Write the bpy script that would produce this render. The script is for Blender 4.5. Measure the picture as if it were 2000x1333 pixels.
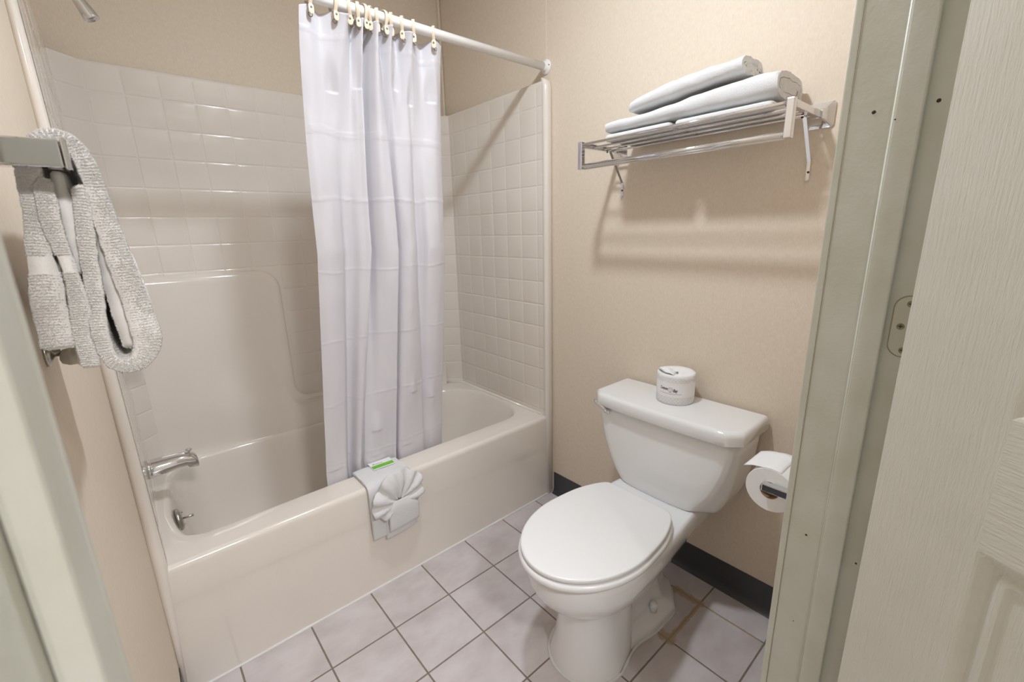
import bpy, math, random
from mathutils import Vector, Matrix, noise
PI = math.pi
random.seed(7)
for o in list(bpy.data.objects): bpy.data.objects.remove(o)
scene = bpy.context.scene
C = scene.collection

# ------------------------------------------------------------------ camera
YAW, PITCH, ROLL, FPX = .7097, -.2449, -.0252, 866.6033
CAM = Vector((.0817, -1.3926, 1.2861))
fw = Vector((math.sin(YAW)*math.cos(PITCH), math.cos(YAW)*math.cos(PITCH), math.sin(PITCH)))
r0 = Vector((math.cos(YAW), -math.sin(YAW), 0)); u0 = r0.cross(fw)
rt = r0*math.cos(ROLL)+u0*math.sin(ROLL); up = -r0*math.sin(ROLL)+u0*math.cos(ROLL)
cd = bpy.data.cameras.new('camera'); cam = bpy.data.objects.new('camera', cd); C.objects.link(cam)
cd.sensor_width = 36; cd.lens = FPX*36/2000; cd.clip_start = .01
M = Matrix(((rt.x, up.x, -fw.x, CAM.x), (rt.y, up.y, -fw.y, CAM.y), (rt.z, up.z, -fw.z, CAM.z), (0, 0, 0, 1)))
cam.matrix_world = M
cd.dof.use_dof = True; cd.dof.focus_distance = .80; cd.dof.aperture_fstop = 10.0
scene.camera = cam

# ------------------------------------------------------------------ world, exposure, lamp
w = bpy.data.worlds.new('world'); scene.world = w; w.use_nodes = True
w.node_tree.nodes['Background'].inputs[0].default_value = (1, .98, .94, 1)
w.node_tree.nodes['Background'].inputs[1].default_value = 0.3
vs = scene.view_settings
vs.view_transform = 'Standard'; vs.look = 'None'; vs.gamma = 1; vs.use_curve_mapping = False
vs.exposure = 0.36
LAMP = (.72, -.62, 2.42); LAMP_R = .062; LAMP_E = 315.0
LAMP2 = (.25, -2.55, 2.42); FILL_R = .17; FILL_E = 125.0  # unseen bedroom lamp, added to send fill light through the doorway

# ------------------------------------------------------------------ helpers
def lin(c):
    return tuple(((v/255)/12.92 if v/255 <= .04045 else ((v/255+.055)/1.055)**2.4) for v in c)+(1,)

class NT:
    def __init__(s, name):
        s.m = bpy.data.materials.new(name); s.m.use_nodes = True; s.t = s.m.node_tree
        s.b = s.t.nodes['Principled BSDF']; s.pos = None
    def n(s, typ, **k):
        nd = s.t.nodes.new(typ)
        for a, v in k.items():
            if a.startswith('i_'):
                key = a[2:]; key = int(key) if key.isdigit() else key.replace('_', ' ')
                s.put(v, nd.inputs[key])
            else: setattr(nd, a, v)
        return nd
    def put(s, v, sock):
        if isinstance(v, bpy.types.NodeSocket): s.t.links.new(v, sock)
        elif isinstance(v, bpy.types.Node): s.t.links.new(v.outputs[0], sock)
        else: sock.default_value = v
    def math(s, op, a, b=None, c=None):
        nd = s.n('ShaderNodeMath', operation=op)
        s.put(a, nd.inputs[0])
        if b is not None: s.put(b, nd.inputs[1])
        if c is not None: s.put(c, nd.inputs[2])
        return nd.outputs[0]
    def obj(s):
        if s.pos is None: s.pos = s.n('ShaderNodeTexCoord').outputs['Object']
        return s.pos
    def mapping(s, scale=(1, 1, 1), rot=(0, 0, 0)):
        mp = s.n('ShaderNodeMapping'); s.put(s.obj(), mp.inputs[0]); mp.inputs['Scale'].default_value = scale
        mp.inputs['Rotation'].default_value = rot
        return mp.outputs[0]
    def noise(s, scale, detail=3, vec=None, rough=.5):
        nd = s.n('ShaderNodeTexNoise'); s.put(vec if vec is not None else s.obj(), nd.inputs['Vector'])
        nd.inputs['Scale'].default_value = scale; nd.inputs['Detail'].default_value = detail; nd.inputs['Roughness'].default_value = rough
        return nd.outputs[0]
    def ramp(s, f, stops):
        r = s.n('ShaderNodeValToRGB'); s.put(f, r.inputs[0]); e = r.color_ramp.elements
        while len(e) < len(stops): e.new(.5)
        for k, (p, c) in enumerate(stops): e[k].position = p; e[k].color = c
        return r.outputs[0]
    def mix(s, f, a, b):
        nd = s.n('ShaderNodeMix', data_type='RGBA'); s.put(f, nd.inputs[0]); s.put(a, nd.inputs[6]); s.put(b, nd.inputs[7])
        return nd.outputs[2]
    def bump(s, h, strength=.3, dist=.001, prev=None):
        nd = s.n('ShaderNodeBump'); s.put(h, nd.inputs['Height']); nd.inputs['Strength'].default_value = strength
        nd.inputs['Distance'].default_value = dist
        if prev is not None: s.put(prev, nd.inputs['Normal'])
        s.put(nd.outputs[0], s.b.inputs['Normal']); return nd.outputs[0]
    def set(s, color=None, rough=None, metal=None, coat=None, sss=None, spec=None):
        if color is not None: s.put(color, s.b.inputs['Base Color'])
        if rough is not None: s.put(rough, s.b.inputs['Roughness'])
        if metal is not None: s.b.inputs['Metallic'].default_value = metal
        if coat is not None: s.b.inputs['Coat Weight'].default_value = coat; s.b.inputs['Coat Roughness'].default_value = .05
        if spec is not None: s.b.inputs['Specular IOR Level'].default_value = spec
        if sss is not None:
            s.b.inputs['Subsurface Weight'].default_value = sss; s.b.inputs['Subsurface Radius'].default_value = (.01, .008, .006)
            s.b.inputs['Subsurface Scale'].default_value = .5
        return s.m

def simple(name, rgb, rough=.5, metal=0, bump=None, coat=None, vary=.03):
    t = NT(name)
    c = lin(rgb); d = tuple(v*(1-vary*2) for v in c[:3])+(1,)
    col = t.ramp(t.noise(6, 4), [(.3, d), (.7, c)])
    if bump: t.bump(t.noise(bump[0], 4), bump[1], bump[2])
    return t.set(color=col, rough=rough, metal=metal, coat=coat)

# wallpaper: beige with a fine pressed texture
def wallpaper():
    t = NT('wallpaper')
    v = t.mapping((1, 1, .35))
    f = t.noise(240, 3, v); g = t.noise(60, 4)
    s = t.math('ADD', t.math('MULTIPLY', f, .6), t.math('MULTIPLY', g, .4))
    col = t.ramp(s, [(.30, lin((222, 206, 186))), (.52, lin((228, 213, 194))), (.74, lin((233, 220, 202)))])
    t.bump(f, .25, .0008)
    return t.set(color=col, rough=.55, spec=.35)
M_WALL = wallpaper()
def gelcoat():
    t = NT('bone_gelcoat')
    col = t.ramp(t.noise(3, 3), [(.3, lin((232, 223, 213))), (.7, lin((236, 228, 218)))])
    t.bump(t.noise(18, 2), .12, .0012)
    return t.set(color=col, rough=.13, coat=.3)
M_TUB = gelcoat()
M_CHINA = simple('white_china', (243, 242, 241), .07, coat=.5, vary=.008)
M_SEAT = simple('white_seat_plastic', (244, 243, 242), .22, vary=.006)
M_CHROME = simple('chrome', (225, 225, 228), .06, 1, vary=.01)
M_BRUSH = simple('dull_chrome', (190, 188, 182), .28, 1)
M_ENAMEL = simple('white_enamel', (242, 240, 238), .25, vary=.01)
M_CREAM = simple('cream_plastic', (240, 222, 196), .35)
M_DARK = simple('dark_metal', (70, 55, 45), .4, .6)
M_RUST = simple('screw_metal', (150, 142, 118), .4, .5)
M_RUBBER = simple('charcoal_vinyl', (66, 67, 70), .38, bump=(40, .1, .001))
M_CAULK = simple('white_caulk', (228, 226, 222), .45, bump=(120, .4, .001))
M_PAPER = simple('tissue_paper', (246, 245, 244), .9, bump=(300, .3, .0006), vary=.01)
M_CORE = simple('cardboard', (176, 140, 108), .85)
M_INK = simple('black_ink', (45, 42, 42), .6)
M_INKG = simple('grey_ink', (216, 208, 207), .7)
M_INKR = simple('pink_ink', (222, 170, 165), .7)
M_GREEN = simple('green_ink', (108, 190, 40), .5)
M_CARD = simple('white_card', (240, 240, 238), .5)
M_HOLE = simple('nail_hole', (60, 45, 35), .8)
M_ACRYL = simple('grey_acrylic', (186, 180, 166), .2)
def paint(name='jamb_paint', rgb=(202, 200, 189)):
    t = NT(name)
    a = t.noise(140, 3); b = t.noise(14, 4)
    c = lin(rgb); d = lin((rgb[0]-8, rgb[1]-8, rgb[2]-12))
    t.bump(t.math('ADD', t.math('MULTIPLY', a, .7), b), .35, .0012)
    return t.set(color=t.ramp(b, [(.35, d), (.65, c)]), rough=.42)
M_PAINT = paint()
M_PAINTY = paint('yellowed_paint', (212, 211, 200))
def grain(name, vertical):
    t = NT(name)
    v = t.mapping((330, 330, 22) if vertical else (22, 22, 330))
    a = t.noise(1.0, 1, v); b = t.noise(9, 4)
    v2 = t.mapping((700, 700, 120) if vertical else (120, 120, 700))
    c = t.noise(1.0, 2, v2)
    t.bump(t.math('ADD', a, t.math('MULTIPLY', c, .7)), .55, .0014)
    return t.set(color=t.ramp(b, [(.3, lin((212, 208, 195))), (.7, lin((218, 214, 202)))]), rough=.42)
M_DOORV = grain('door_grain_upright', True); M_DOORH = grain('door_grain_level', False)
def terry(name, rgb, scale=700, st=.8, bump=True):
    t = NT(name)
    a = t.noise(scale, 2); vo = t.n('ShaderNodeTexVoronoi'); t.put(t.obj(), vo.inputs['Vector']); vo.inputs['Scale'].default_value = scale*.8
    h = t.math('SUBTRACT', a, t.math('MULTIPLY', vo.outputs[0], .8))
    if bump: t.bump(h, st, .0016)
    c = lin(rgb); d = tuple(v*.93 for v in c[:3])+(1,)
    m = t.set(color=t.ramp(a, [(.3, d), (.6, c)]), rough=.95, spec=.15)
    tr = t.n('ShaderNodeBsdfTranslucent'); tr.inputs[0].default_value = c
    mx = t.n('ShaderNodeMixShader'); mx.inputs[0].default_value = .12 if bump else .15
    out = t.t.nodes['Material Output']
    t.t.links.new(t.b.outputs[0], mx.inputs[1]); t.t.links.new(tr.outputs[0], mx.inputs[2]); t.t.links.new(mx.outputs[0], out.inputs[0])
    return m
M_TOWEL = terry('white_terry', (247, 246, 245))
M_TOWEL2 = terry('ivory_terry', (252, 249, 244), 900, bump=False)
def curtain_mat():
    t = NT('curtain_vinyl')
    t.bump(t.noise(90, 3), .06, .001)
    m = t.set(color=t.ramp(t.noise(5, 2), [(.3, lin((236, 233, 238))), (.7, lin((239, 237, 240)))]), rough=.36)
    # thin vinyl lets a little light through
    tr = t.n('ShaderNodeBsdfTranslucent'); tr.inputs[0].default_value = lin((240, 236, 240))
    mx = t.n('ShaderNodeMixShader'); mx.inputs[0].default_value = .30
    out = t.t.nodes['Material Output']
    t.t.links.new(t.b.outputs[0], mx.inputs[1]); t.t.links.new(tr.outputs[0], mx.inputs[2]); t.t.links.new(mx.outputs[0], out.inputs[0])
    return m
M_CURT = curtain_mat()
M_CURTV = simple('translucent_hem', (238, 236, 240), .3)
GT, GX, GY = .2104, .9787, -.2029
def floor_tiles():
    t = NT('floor_tiles')
    sp = t.n('ShaderNodeSeparateXYZ'); t.put(t.obj(), sp.inputs[0])
    X, Y = sp.outputs[0], sp.outputs[1]
    def cell(v, o): 
        a = t.math('DIVIDE', t.math('SUBTRACT', v, o), GT); return a
    cx, cy = cell(X, GX), cell(Y, GY)
    wob = t.math('MULTIPLY', t.math('SUBTRACT', t.noise(60, 3), .5), .004)
    def dist(c):
        f = t.math('FRACT', c); return t.math('MINIMUM', f, t.math('SUBTRACT', 1.0, f))
    d = t.math('MULTIPLY', t.math('MINIMUM', dist(cx), dist(cy)), GT)
    d = t.math('ADD', d, t.math('MULTIPLY', wob, .25))
    mask = t.n('ShaderNodeMapRange', interpolation_type='SMOOTHSTEP'); t.put(d, mask.inputs[0])
    mask.inputs[1].default_value = .0018; mask.inputs[2].default_value = .0034   # 0 in grout, 1 on tile
    mk = mask.outputs[0]
    cv = t.n('ShaderNodeCombineXYZ'); t.put(t.math('FLOOR', cx), cv.inputs[0]); t.put(t.math('FLOOR', cy), cv.inputs[1])
    wn = t.n('ShaderNodeTexWhiteNoise', noise_dimensions='3D'); t.put(cv, wn.inputs[0])
    va = t.n('ShaderNodeVectorMath', operation='ADD'); t.put(t.obj(), va.inputs[0])
    vs_ = t.n('ShaderNodeVectorMath', operation='SCALE'); t.put(wn.outputs[1], vs_.inputs[0]); vs_.inputs['Scale'].default_value = 9
    t.put(vs_.outputs[0], va.inputs[1])
    mp = t.n('ShaderNodeMapping'); t.put(va.outputs[0], mp.inputs[0]); mp.inputs['Scale'].default_value = (1, 1.6, 1); mp.inputs['Rotation'].default_value = (0, 0, .5)
    n1 = t.noise(8, 4, mp.outputs[0], .55); n2 = t.noise(500, 2)
    f = t.math('ADD', t.math('MULTIPLY', n1, .9), t.math('MULTIPLY', n2, .1))
    tile = t.ramp(f, [(.26, lin((192, 181, 180))), (.5, lin((206, 197, 196))), (.72, lin((216, 209, 208)))])
    # old yellow-brown sealant round the joints behind the toilet
    def seg(ax, bx, ay, by, r):
        dx = t.math('MAXIMUM', t.math('MAXIMUM', t.math('SUBTRACT', ax, X), t.math('SUBTRACT', X, bx)), 0)
        dy = t.math('MAXIMUM', t.math('MAXIMUM', t.math('SUBTRACT', ay, Y), t.math('SUBTRACT', Y, by)), 0)
        dd = t.math('SQRT', t.math('ADD', t.math('MULTIPLY', dx, dx), t.math('MULTIPLY', dy, dy)))
        dd = t.math('ADD', dd, t.math('MULTIPLY', t.math('SUBTRACT', t.noise(45, 4), .5), r*2.2))
        m = t.n('ShaderNodeMapRange'); t.put(dd, m.inputs[0]); m.inputs[1].default_value = r; m.inputs[2].default_value = r*.55
        return m.outputs[0]
    st = t.math('MAXIMUM', t.math('MAXIMUM', seg(1.392, 1.402, -.84, -.74, .013), seg(1.185, 1.40, -.838, -.834, .007)),
                t.math('MAXIMUM', seg(1.19, 1.20, -.835, -.815, .022), seg(1.3990, 1.4, -1.03, -.84, .0035)))
    grout = t.mix(t.math('MULTIPLY', t.noise(20, 3), .8), lin((112, 100, 88)), lin((150, 138, 122)))
    col = t.mix(mk, grout, tile)
    col = t.mix(t.math('MULTIPLY', st, .85), col, lin((178, 155, 126)))
    t.bump(t.math('ADD', mk, t.math('MULTIPLY', n1, .08)), .6, .0012)
    rg = t.math('ADD', .32, t.math('MULTIPLY', t.math('SUBTRACT', 1.0, mk), .4))
    return t.set(color=col, rough=rg)
M_FLOOR = floor_tiles()
def emissive(name, col, e):
    t = NT(name); t.set(color=(.9, .9, .88, 1), rough=.4)
    t.b.inputs['Emission Color'].default_value = col; t.b.inputs['Emission Strength'].default_value = e
    return t.m
M_LAMP = emissive('lit_glass_dome', (.83, .905, 1.0, 1), LAMP_E)
M_FILL = emissive('fill_light_glow', (.97, .965, 1.0, 1), FILL_E)  # glow of the added bedroom fill light

# mesh collector
class MB:
    def __init__(s): s.v = []; s.f = []; s.mi = []
    def add(s, vs, fs, mi=0):
        b = len(s.v); s.v += [tuple(p) for p in vs]
        for f in fs: s.f.append(tuple(b+i for i in f)); s.mi.append(mi)
    def box(s, lo, hi, mi=0, R=None, at=None):
        x0, y0, z0 = lo; x1, y1, z1 = hi
        vs = [(x0,y0,z0),(x1,y0,z0),(x1,y1,z0),(x0,y1,z0),(x0,y0,z1),(x1,y0,z1),(x1,y1,z1),(x0,y1,z1)]
        if R is not None: vs = [R @ Vector(p) for p in vs]
        if at is not None: vs = [Vector(p)+Vector(at) for p in vs]
        s.add(vs, [(0,3,2,1),(4,5,6,7),(0,1,5,4),(1,2,6,5),(2,3,7,6),(3,0,4,7)], mi)
    def loft(s, loops, closed=True, cap0=True, cap1=True, mi=0):
        n = len(loops[0]); vs = [p for l in loops for p in l]; fs = []
        for k in range(len(loops)-1):
            for i in range(n if closed else n-1):
                j = (i+1) % n
                fs.append((k*n+i, k*n+j, (k+1)*n+j, (k+1)*n+i))
        if cap0: fs.append(tuple(range(n-1, -1, -1)))
        if cap1: fs.append(tuple((len(loops)-1)*n+i for i in range(n)))
        s.add(vs, fs, mi)
    def tube(s, pts, r, n=12, cap=True, flat=1.0, upv=None, mi=0):
        pts = [Vector(p) for p in pts]; rs = r if isinstance(r, (list, tuple)) else [r]*len(pts)
        loops = []; prev = None
        for i, p in enumerate(pts):
            d = (pts[min(i+1, len(pts)-1)]-pts[max(i-1, 0)]).normalized()
            if prev is None:
                a = Vector(upv) if upv else (Vector((0, 0, 1)) if abs(d.z) < .9 else Vector((1, 0, 0)))
                a = (a-d*a.dot(d)).normalized()
            else: a = (prev-d*prev.dot(d)).normalized()
            prev = a; b = d.cross(a)
            loops.append([p+a*(math.cos(2*PI*k/n)*rs[i])+b*(math.sin(2*PI*k/n)*rs[i]*flat) for k in range(n)])
        s.loft(loops, True, cap, cap, mi)
    def lathe(s, prof, base=(0,0,0), axis=(0,0,1), n=32, cap=True, mi=0):
        ax = Vector(axis).normalized(); a = Vector((1,0,0)) if abs(ax.x) < .9 else Vector((0,1,0))
        a = (a-ax*a.dot(ax)).normalized(); b = ax.cross(a); base = Vector(base)
        s.loft([[base+ax*h+a*(r*math.cos(2*PI*k/n))+b*(r*math.sin(2*PI*k/n)) for k in range(n)] for r, h in prof], True, cap, cap, mi)
    def grid(s, nu, nv, fn, mi=0, mif=None):
        vs = [fn(i, j) for i in range(nu) for j in range(nv)]
        fs = []; b = len(s.v); s.v += [tuple(p) for p in vs]
        for i in range(nu-1):
            for j in range(nv-1):
                s.f.append((b+i*nv+j, b+(i+1)*nv+j, b+(i+1)*nv+j+1, b+i*nv+j+1)); s.mi.append(mif(i, j) if mif else mi)
    def build(s, name, mats, parent=None, smooth=True, bevel=None, sub=0, solid=None, origin=None, auto=None, seg=2):
        me = bpy.data.meshes.new(name)
        vs = s.v
        if parent is not None and origin is None:
            L = parent.get('_loc'); vs = [(p[0]-L[0], p[1]-L[1], p[2]-L[2]) for p in s.v] if L else s.v
        if origin is not None: vs = [(p[0]-origin[0], p[1]-origin[1], p[2]-origin[2]) for p in s.v]
        me.from_pydata([tuple(p) for p in vs], [], s.f); me.update()
        mats = mats if isinstance(mats, (list, tuple)) else [mats]
        for m in mats: me.materials.append(m)
        for p, i in zip(me.polygons, s.mi): p.material_index = i; p.use_smooth = smooth
        o = bpy.data.objects.new(name, me); C.objects.link(o)
        if origin is not None: o.location = origin
        if parent is not None: o.parent = parent
        import bmesh
        bm = bmesh.new(); bm.from_mesh(me); bmesh.ops.recalc_face_normals(bm, faces=bm.faces); bm.to_mesh(me); bm.free()
        if bevel:
            b = o.modifiers.new('bevel', 'BEVEL'); b.width = bevel; b.segments = seg; b.limit_method = 'ANGLE'; b.angle_limit = .6
        if solid:
            q = o.modifiers.new('solid', 'SOLIDIFY'); q.thickness = solid; q.offset = 0
        if sub:
            q = o.modifiers.new('sub', 'SUBSURF'); q.levels = sub; q.render_levels = sub
        if auto is not None:
            me.set_sharp_from_angle(angle=math.radians(auto))
        return o

def label(o, lab, cat, group=None):
    o['label'] = lab; o['category'] = cat
    if group: o['group'] = group
    return o
def thing(name, lab, cat, loc, group=None):
    o = bpy.data.objects.new(name, None); C.objects.link(o); o.location = loc; o.empty_display_size = .05
    o['_loc'] = loc
    return label(o, lab, cat, group)
def struct(o): o['kind'] = 'structure'; return o
def catmull(pts, n, closed=False):
    out = []; m = len(pts); D = len(pts[0])
    segs = m if closed else m-1
    for k in range(segs):
        p = [pts[(k+i-1) % m] if closed else pts[max(0, min(m-1, k+i-1))] for i in range(4)]
        for j in range(n):
            t = j/n
            out.append(tuple(.5*((2*p[1][d])+(-p[0][d]+p[2][d])*t+(2*p[0][d]-5*p[1][d]+4*p[2][d]-p[3][d])*t*t+(-p[0][d]+3*p[1][d]-3*p[2][d]+p[3][d])*t**3) for d in range(D)))
    if not closed: out.append(tuple(pts[-1]))
    return out
def resample(pts, n, closed=False):
    P = [Vector(p) for p in pts]
    if closed: P = P+[P[0]]
    L = [0]
    for a, b in zip(P, P[1:]): L.append(L[-1]+(b-a).length)
    out = []; j = 0
    for k in range(n):
        t = L[-1]*k/(n if closed else n-1)
        while j < len(L)-2 and L[j+1] < t: j += 1
        u = (t-L[j])/max(1e-9, L[j+1]-L[j]); out.append(P[j].lerp(P[j+1], min(1, u)))
    return out
def smooth(a, b, t):
    t = max(0, min(1, (t-a)/(b-a))); return t*t*(3-2*t)
def lerp(a, b, t): return a+(b-a)*t
def interp(tab, x):
    if x <= tab[0][0]: return tab[0][1]
    for (a, u), (b, v) in zip(tab, tab[1:]):
        if x <= b: return u+(v-u)*(x-a)/(b-a)
    return tab[-1][1]

# ------------------------------------------------------------------ room shell
LX = 1.524; BY = .79; FY = -1.2075; HZ = 2.42
def wall(name, lo, hi, mat=None):
    b = MB(); b.box(lo, hi); o = b.build(name, mat or M_WALL, smooth=False, origin=lo); return struct(o)
b = MB(); b.box((-1.35, -3.9, -.05), (1.95, BY+.05, 0)); struct(b.build('floor', M_FLOOR, smooth=False))
wall('ceiling', (-.05, FY, HZ), (LX+.05, BY+.05, HZ+.05), simple('ceiling_paint', (238, 236, 230), .8, bump=(90, .5, .002)))
wall('wall_left', (-.05, FY, 0), (0, BY, HZ))
wall('wall_right', (LX, FY, 0), (LX+.05, BY, HZ))
wall('wall_back', (-.05, BY, 0), (LX+.05, BY+.05, HZ))
# door wall with its opening
JX0, JX1 = .0488, .830       # recess faces of the jambs
OUTY = -1.318
b = MB(); b.box((JX1+.015, OUTY, 0), (LX+.05, FY, HZ)); b.box((-.05, OUTY, 2.06), (JX1+.015, FY, HZ)); b.box((-.05, OUTY, 0), (JX0-.015, FY, 2.06))
struct(b.build('wall_front', M_WALL, smooth=False))
# bedroom shell behind the camera: floor is shared, plain walls far off
wpl = simple('bedroom_wall_paint', (214, 212, 200), .8, bump=(90, .3, .001))
for nm, lo, hi in (('wall_left_bedroom', (-1.35, -3.85, 0), (-1.30, OUTY, HZ)), ('wall_right_bedroom', (1.90, -3.85, 0), (1.95, OUTY, HZ)), ('wall_back_bedroom', (-1.35, -3.90, 0), (1.95, -3.85, HZ)),
                   ('wall_front_bedroom', (-1.35, OUTY, 0), (-.05, OUTY+.05, HZ)), ('wall_front_bedroom', (LX+.05, OUTY, 0), (1.95, OUTY+.05, HZ))):
    wall(nm, lo, hi, wpl)
wall('ceiling', (-1.35, -3.90, HZ), (1.95, FY, HZ+.05), simple('bedroom_ceiling_paint', (238, 236, 230), .8, bump=(90, .5, .002)))

# corner bead, seams in the wallpaper panels
b = MB(); b.tube([(LX-.006, BY-.006, 1.868), (LX-.006, BY-.006, HZ)], .0085, 4); struct(b.build('trim_1', M_WALL, smooth=False, bevel=.001))
b = MB(); b.box((LX-.0012, .026, 1.955), (LX+.001, .0295, HZ)); struct(b.build('trim_2', simple('seam_strip', (240, 226, 205), .5), smooth=False))

# vinyl cove baseboards
def cove(name, x, s, y0, y1):
    prof = [(0, .112), (.0025, .112), (.003, .108), (.003, .030), (.005, .016), (.010, .006), (.017, .0015), (.0185, 0), (0, 0)]
    b = MB(); b.loft([[(x+s*p, y, z) for p, z in prof] for y in (y0, y1)]); o = b.build(name, M_RUBBER, auto=50); return struct(o)
cove('baseboard_right', LX, -1, FY, -.012)
cove('baseboard_left', 0, 1, FY, -.012)
# front baseboard, toilet side of the door wall
b = MB(); prof = [(0, .112), (.0025, .112), (.003, .03), (.005, .016), (.01, .006), (.018, .001), (.018, 0), (0, 0)]
b.loft([[(x, FY+p, z) for p, z in prof] for x in (JX1+.075, LX-.02)]); struct(b.build('baseboard_front', M_RUBBER, auto=50))

# door jambs: jamb board, stop, casings
def jamb(name, xj, s, extra):
    # s = +1: right jamb (faces -x), s = -1: left jamb
    b = MB()
    b.box(*( ((xj, OUTY, 0), (xj+.02, FY+.0005, 2.06)) if s > 0 else ((xj-.02, OUTY, 0), (xj, FY+.0005, 2.06)) ))
    j = b.build(name, M_PAINT, smooth=False, bevel=.002, origin=(xj, FY, 0)); struct(j); j['_loc'] = (xj, FY, 0)
    b = MB()
    def bx(x0, x1, y0, y1):
        lo, hi = (min(x0, x1), y0, 0), (max(x0, x1), y1, 2.05); b.box(lo, hi)
    bx(xj, xj-s*(.0065 if s > 0 else .0086), -1.254 if s > 0 else -1.243, FY); o1 = b.build('jamb_facing', M_PAINT, j, smooth=False, bevel=.0015, auto=None)
    b = MB(); bx(xj, xj-s*(.0105 if s > 0 else .0090), *((-1.281, -1.2545) if s > 0 else (-1.2435, -1.225))); b.build('door_stop', M_PAINT, j, smooth=False, bevel=.002)
    if s > 0: b = MB(); b.tube([(xj-s*.0068, -1.2537, 0), (xj-s*.0068, -1.2537, 2.05)], .0017, 8); b.build('paint_bead', M_PAINTY, j)
    # casing on the bathroom side
    b = MB()
    if s > 0: b.box((xj-.0075, FY, 0), (xj+.058, FY+.0095, 2.11))
    else: b.box((0.002, FY, 0), (xj+.0085, FY+.0095, 2.11))
    b.build('casing', M_PAINT, j, smooth=False, bevel=.002)
    b = MB()
    if s > 0: b.box((xj+.006, OUTY-.012, 0), (xj+.07, OUTY, 2.11))
    else: b.box((-.05, OUTY-.012, 0), (xj-.006, OUTY, 2.11))
    b.build('outer_casing', M_PAINT, j, smooth=False, bevel=.003)
    return j
jr = jamb('trim_3', JX1, 1, None); jl = jamb('trim_4', JX0, -1, None)
b = MB(); b.box((JX0-.02, OUTY, 2.05), (JX1+.02, FY, 2.07)); b.box((JX0-.02, FY, 2.05), (JX1+.058, FY+.0095, 2.11)); struct(b.build('trim_5', M_PAINT, smooth=False, bevel=.002))
# paint crack line beside the casing
b = MB(); b.tube([(JX1-.0064, FY-.0004, 0.0), (JX1-.0064, FY-.0004, 2.05)], .0006, 6); b.build('paint_crack', simple('dirty_caulk', (176, 168, 146), .6), jr)
# nail holes
for (y, z, r, x) in [(-1.2335, 1.418, .0022, JX1-.0066), (-1.2565, 1.405, .0009, JX1-.0106), (-1.2325, .806, .0016, JX1-.0066), (-1.2335, .64, .0008, JX1-.0066), (-1.292, 1.420, .0022, JX1-.0001), (-1.2975, .79, .0014, JX1-.0001)]:
    b = MB(); b.lathe([(r, -.0004), (r, .0003), (r*.5, .0005)], (x, y, z), (-1, 0, 0), 10); b.build('nail_hole', M_HOLE, jr)
# painted-over hinge leaf let into the jamb
def rrect2(w, h, r, n=6):
    out = []
    for cx, cy, a0 in [(w-r, h-r, 0), (-w+r, h-r, PI/2), (-w+r, -h+r, PI), (w-r, -h+r, 1.5*PI)]:
        for k in range(n+1): a = a0+PI/2*k/n; out.append((cx+r*math.cos(a), cy+r*math.sin(a)))
    return out
hy, hz = -1.309, 1.1525
b = MB(); b.loft([[(JX1-d, hy+p*sc, hz+q*sc) for p, q in rrect2(.0225, .040, .016)] for d, sc in [(0, 1.02), (.0003, 1.02)]]); b.build('hinge_outline', M_RUST, jr, smooth=False)
b = MB(); b.loft([[(JX1-d, hy+p*sc, hz+q*sc) for p, q in rrect2(.0218, .0393, .0155)] for d, sc in [(0, 1), (.0012, 1), (.0015, .98)]])
hl = b.build('hinge_leaf', paint('painted_hinge', (200, 197, 182)), jr, smooth=False)
for (y, z) in [(-1.303, 1.1825), (-1.2965, 1.1525), (-1.303, 1.1215)]:
    b = MB(); b.lathe([(.0043, .0013), (.0043, .0017), (.0036, .0019), (.0034, .0016), (.001, .0016)], (JX1, y, z), (-1, 0, 0), 20)
    sc = b.build('screw', M_RUST, jr)
    b = MB(); b.box((JX1-.0021, y-.0023, z-.0005), (JX1-.0016, y+.0023, z+.0005)); b.box((JX1-.0021, y-.0005, z-.0023), (JX1-.0016, y+.0005, z+.0023)); b.lathe([(.0047, .0012), (.0047, .0014)], (JX1, y, z), (-1, 0, 0), 20)
    b.build('screw_slot', M_HOLE, jr, smooth=False)
    sc.parent = hl; 

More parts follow.
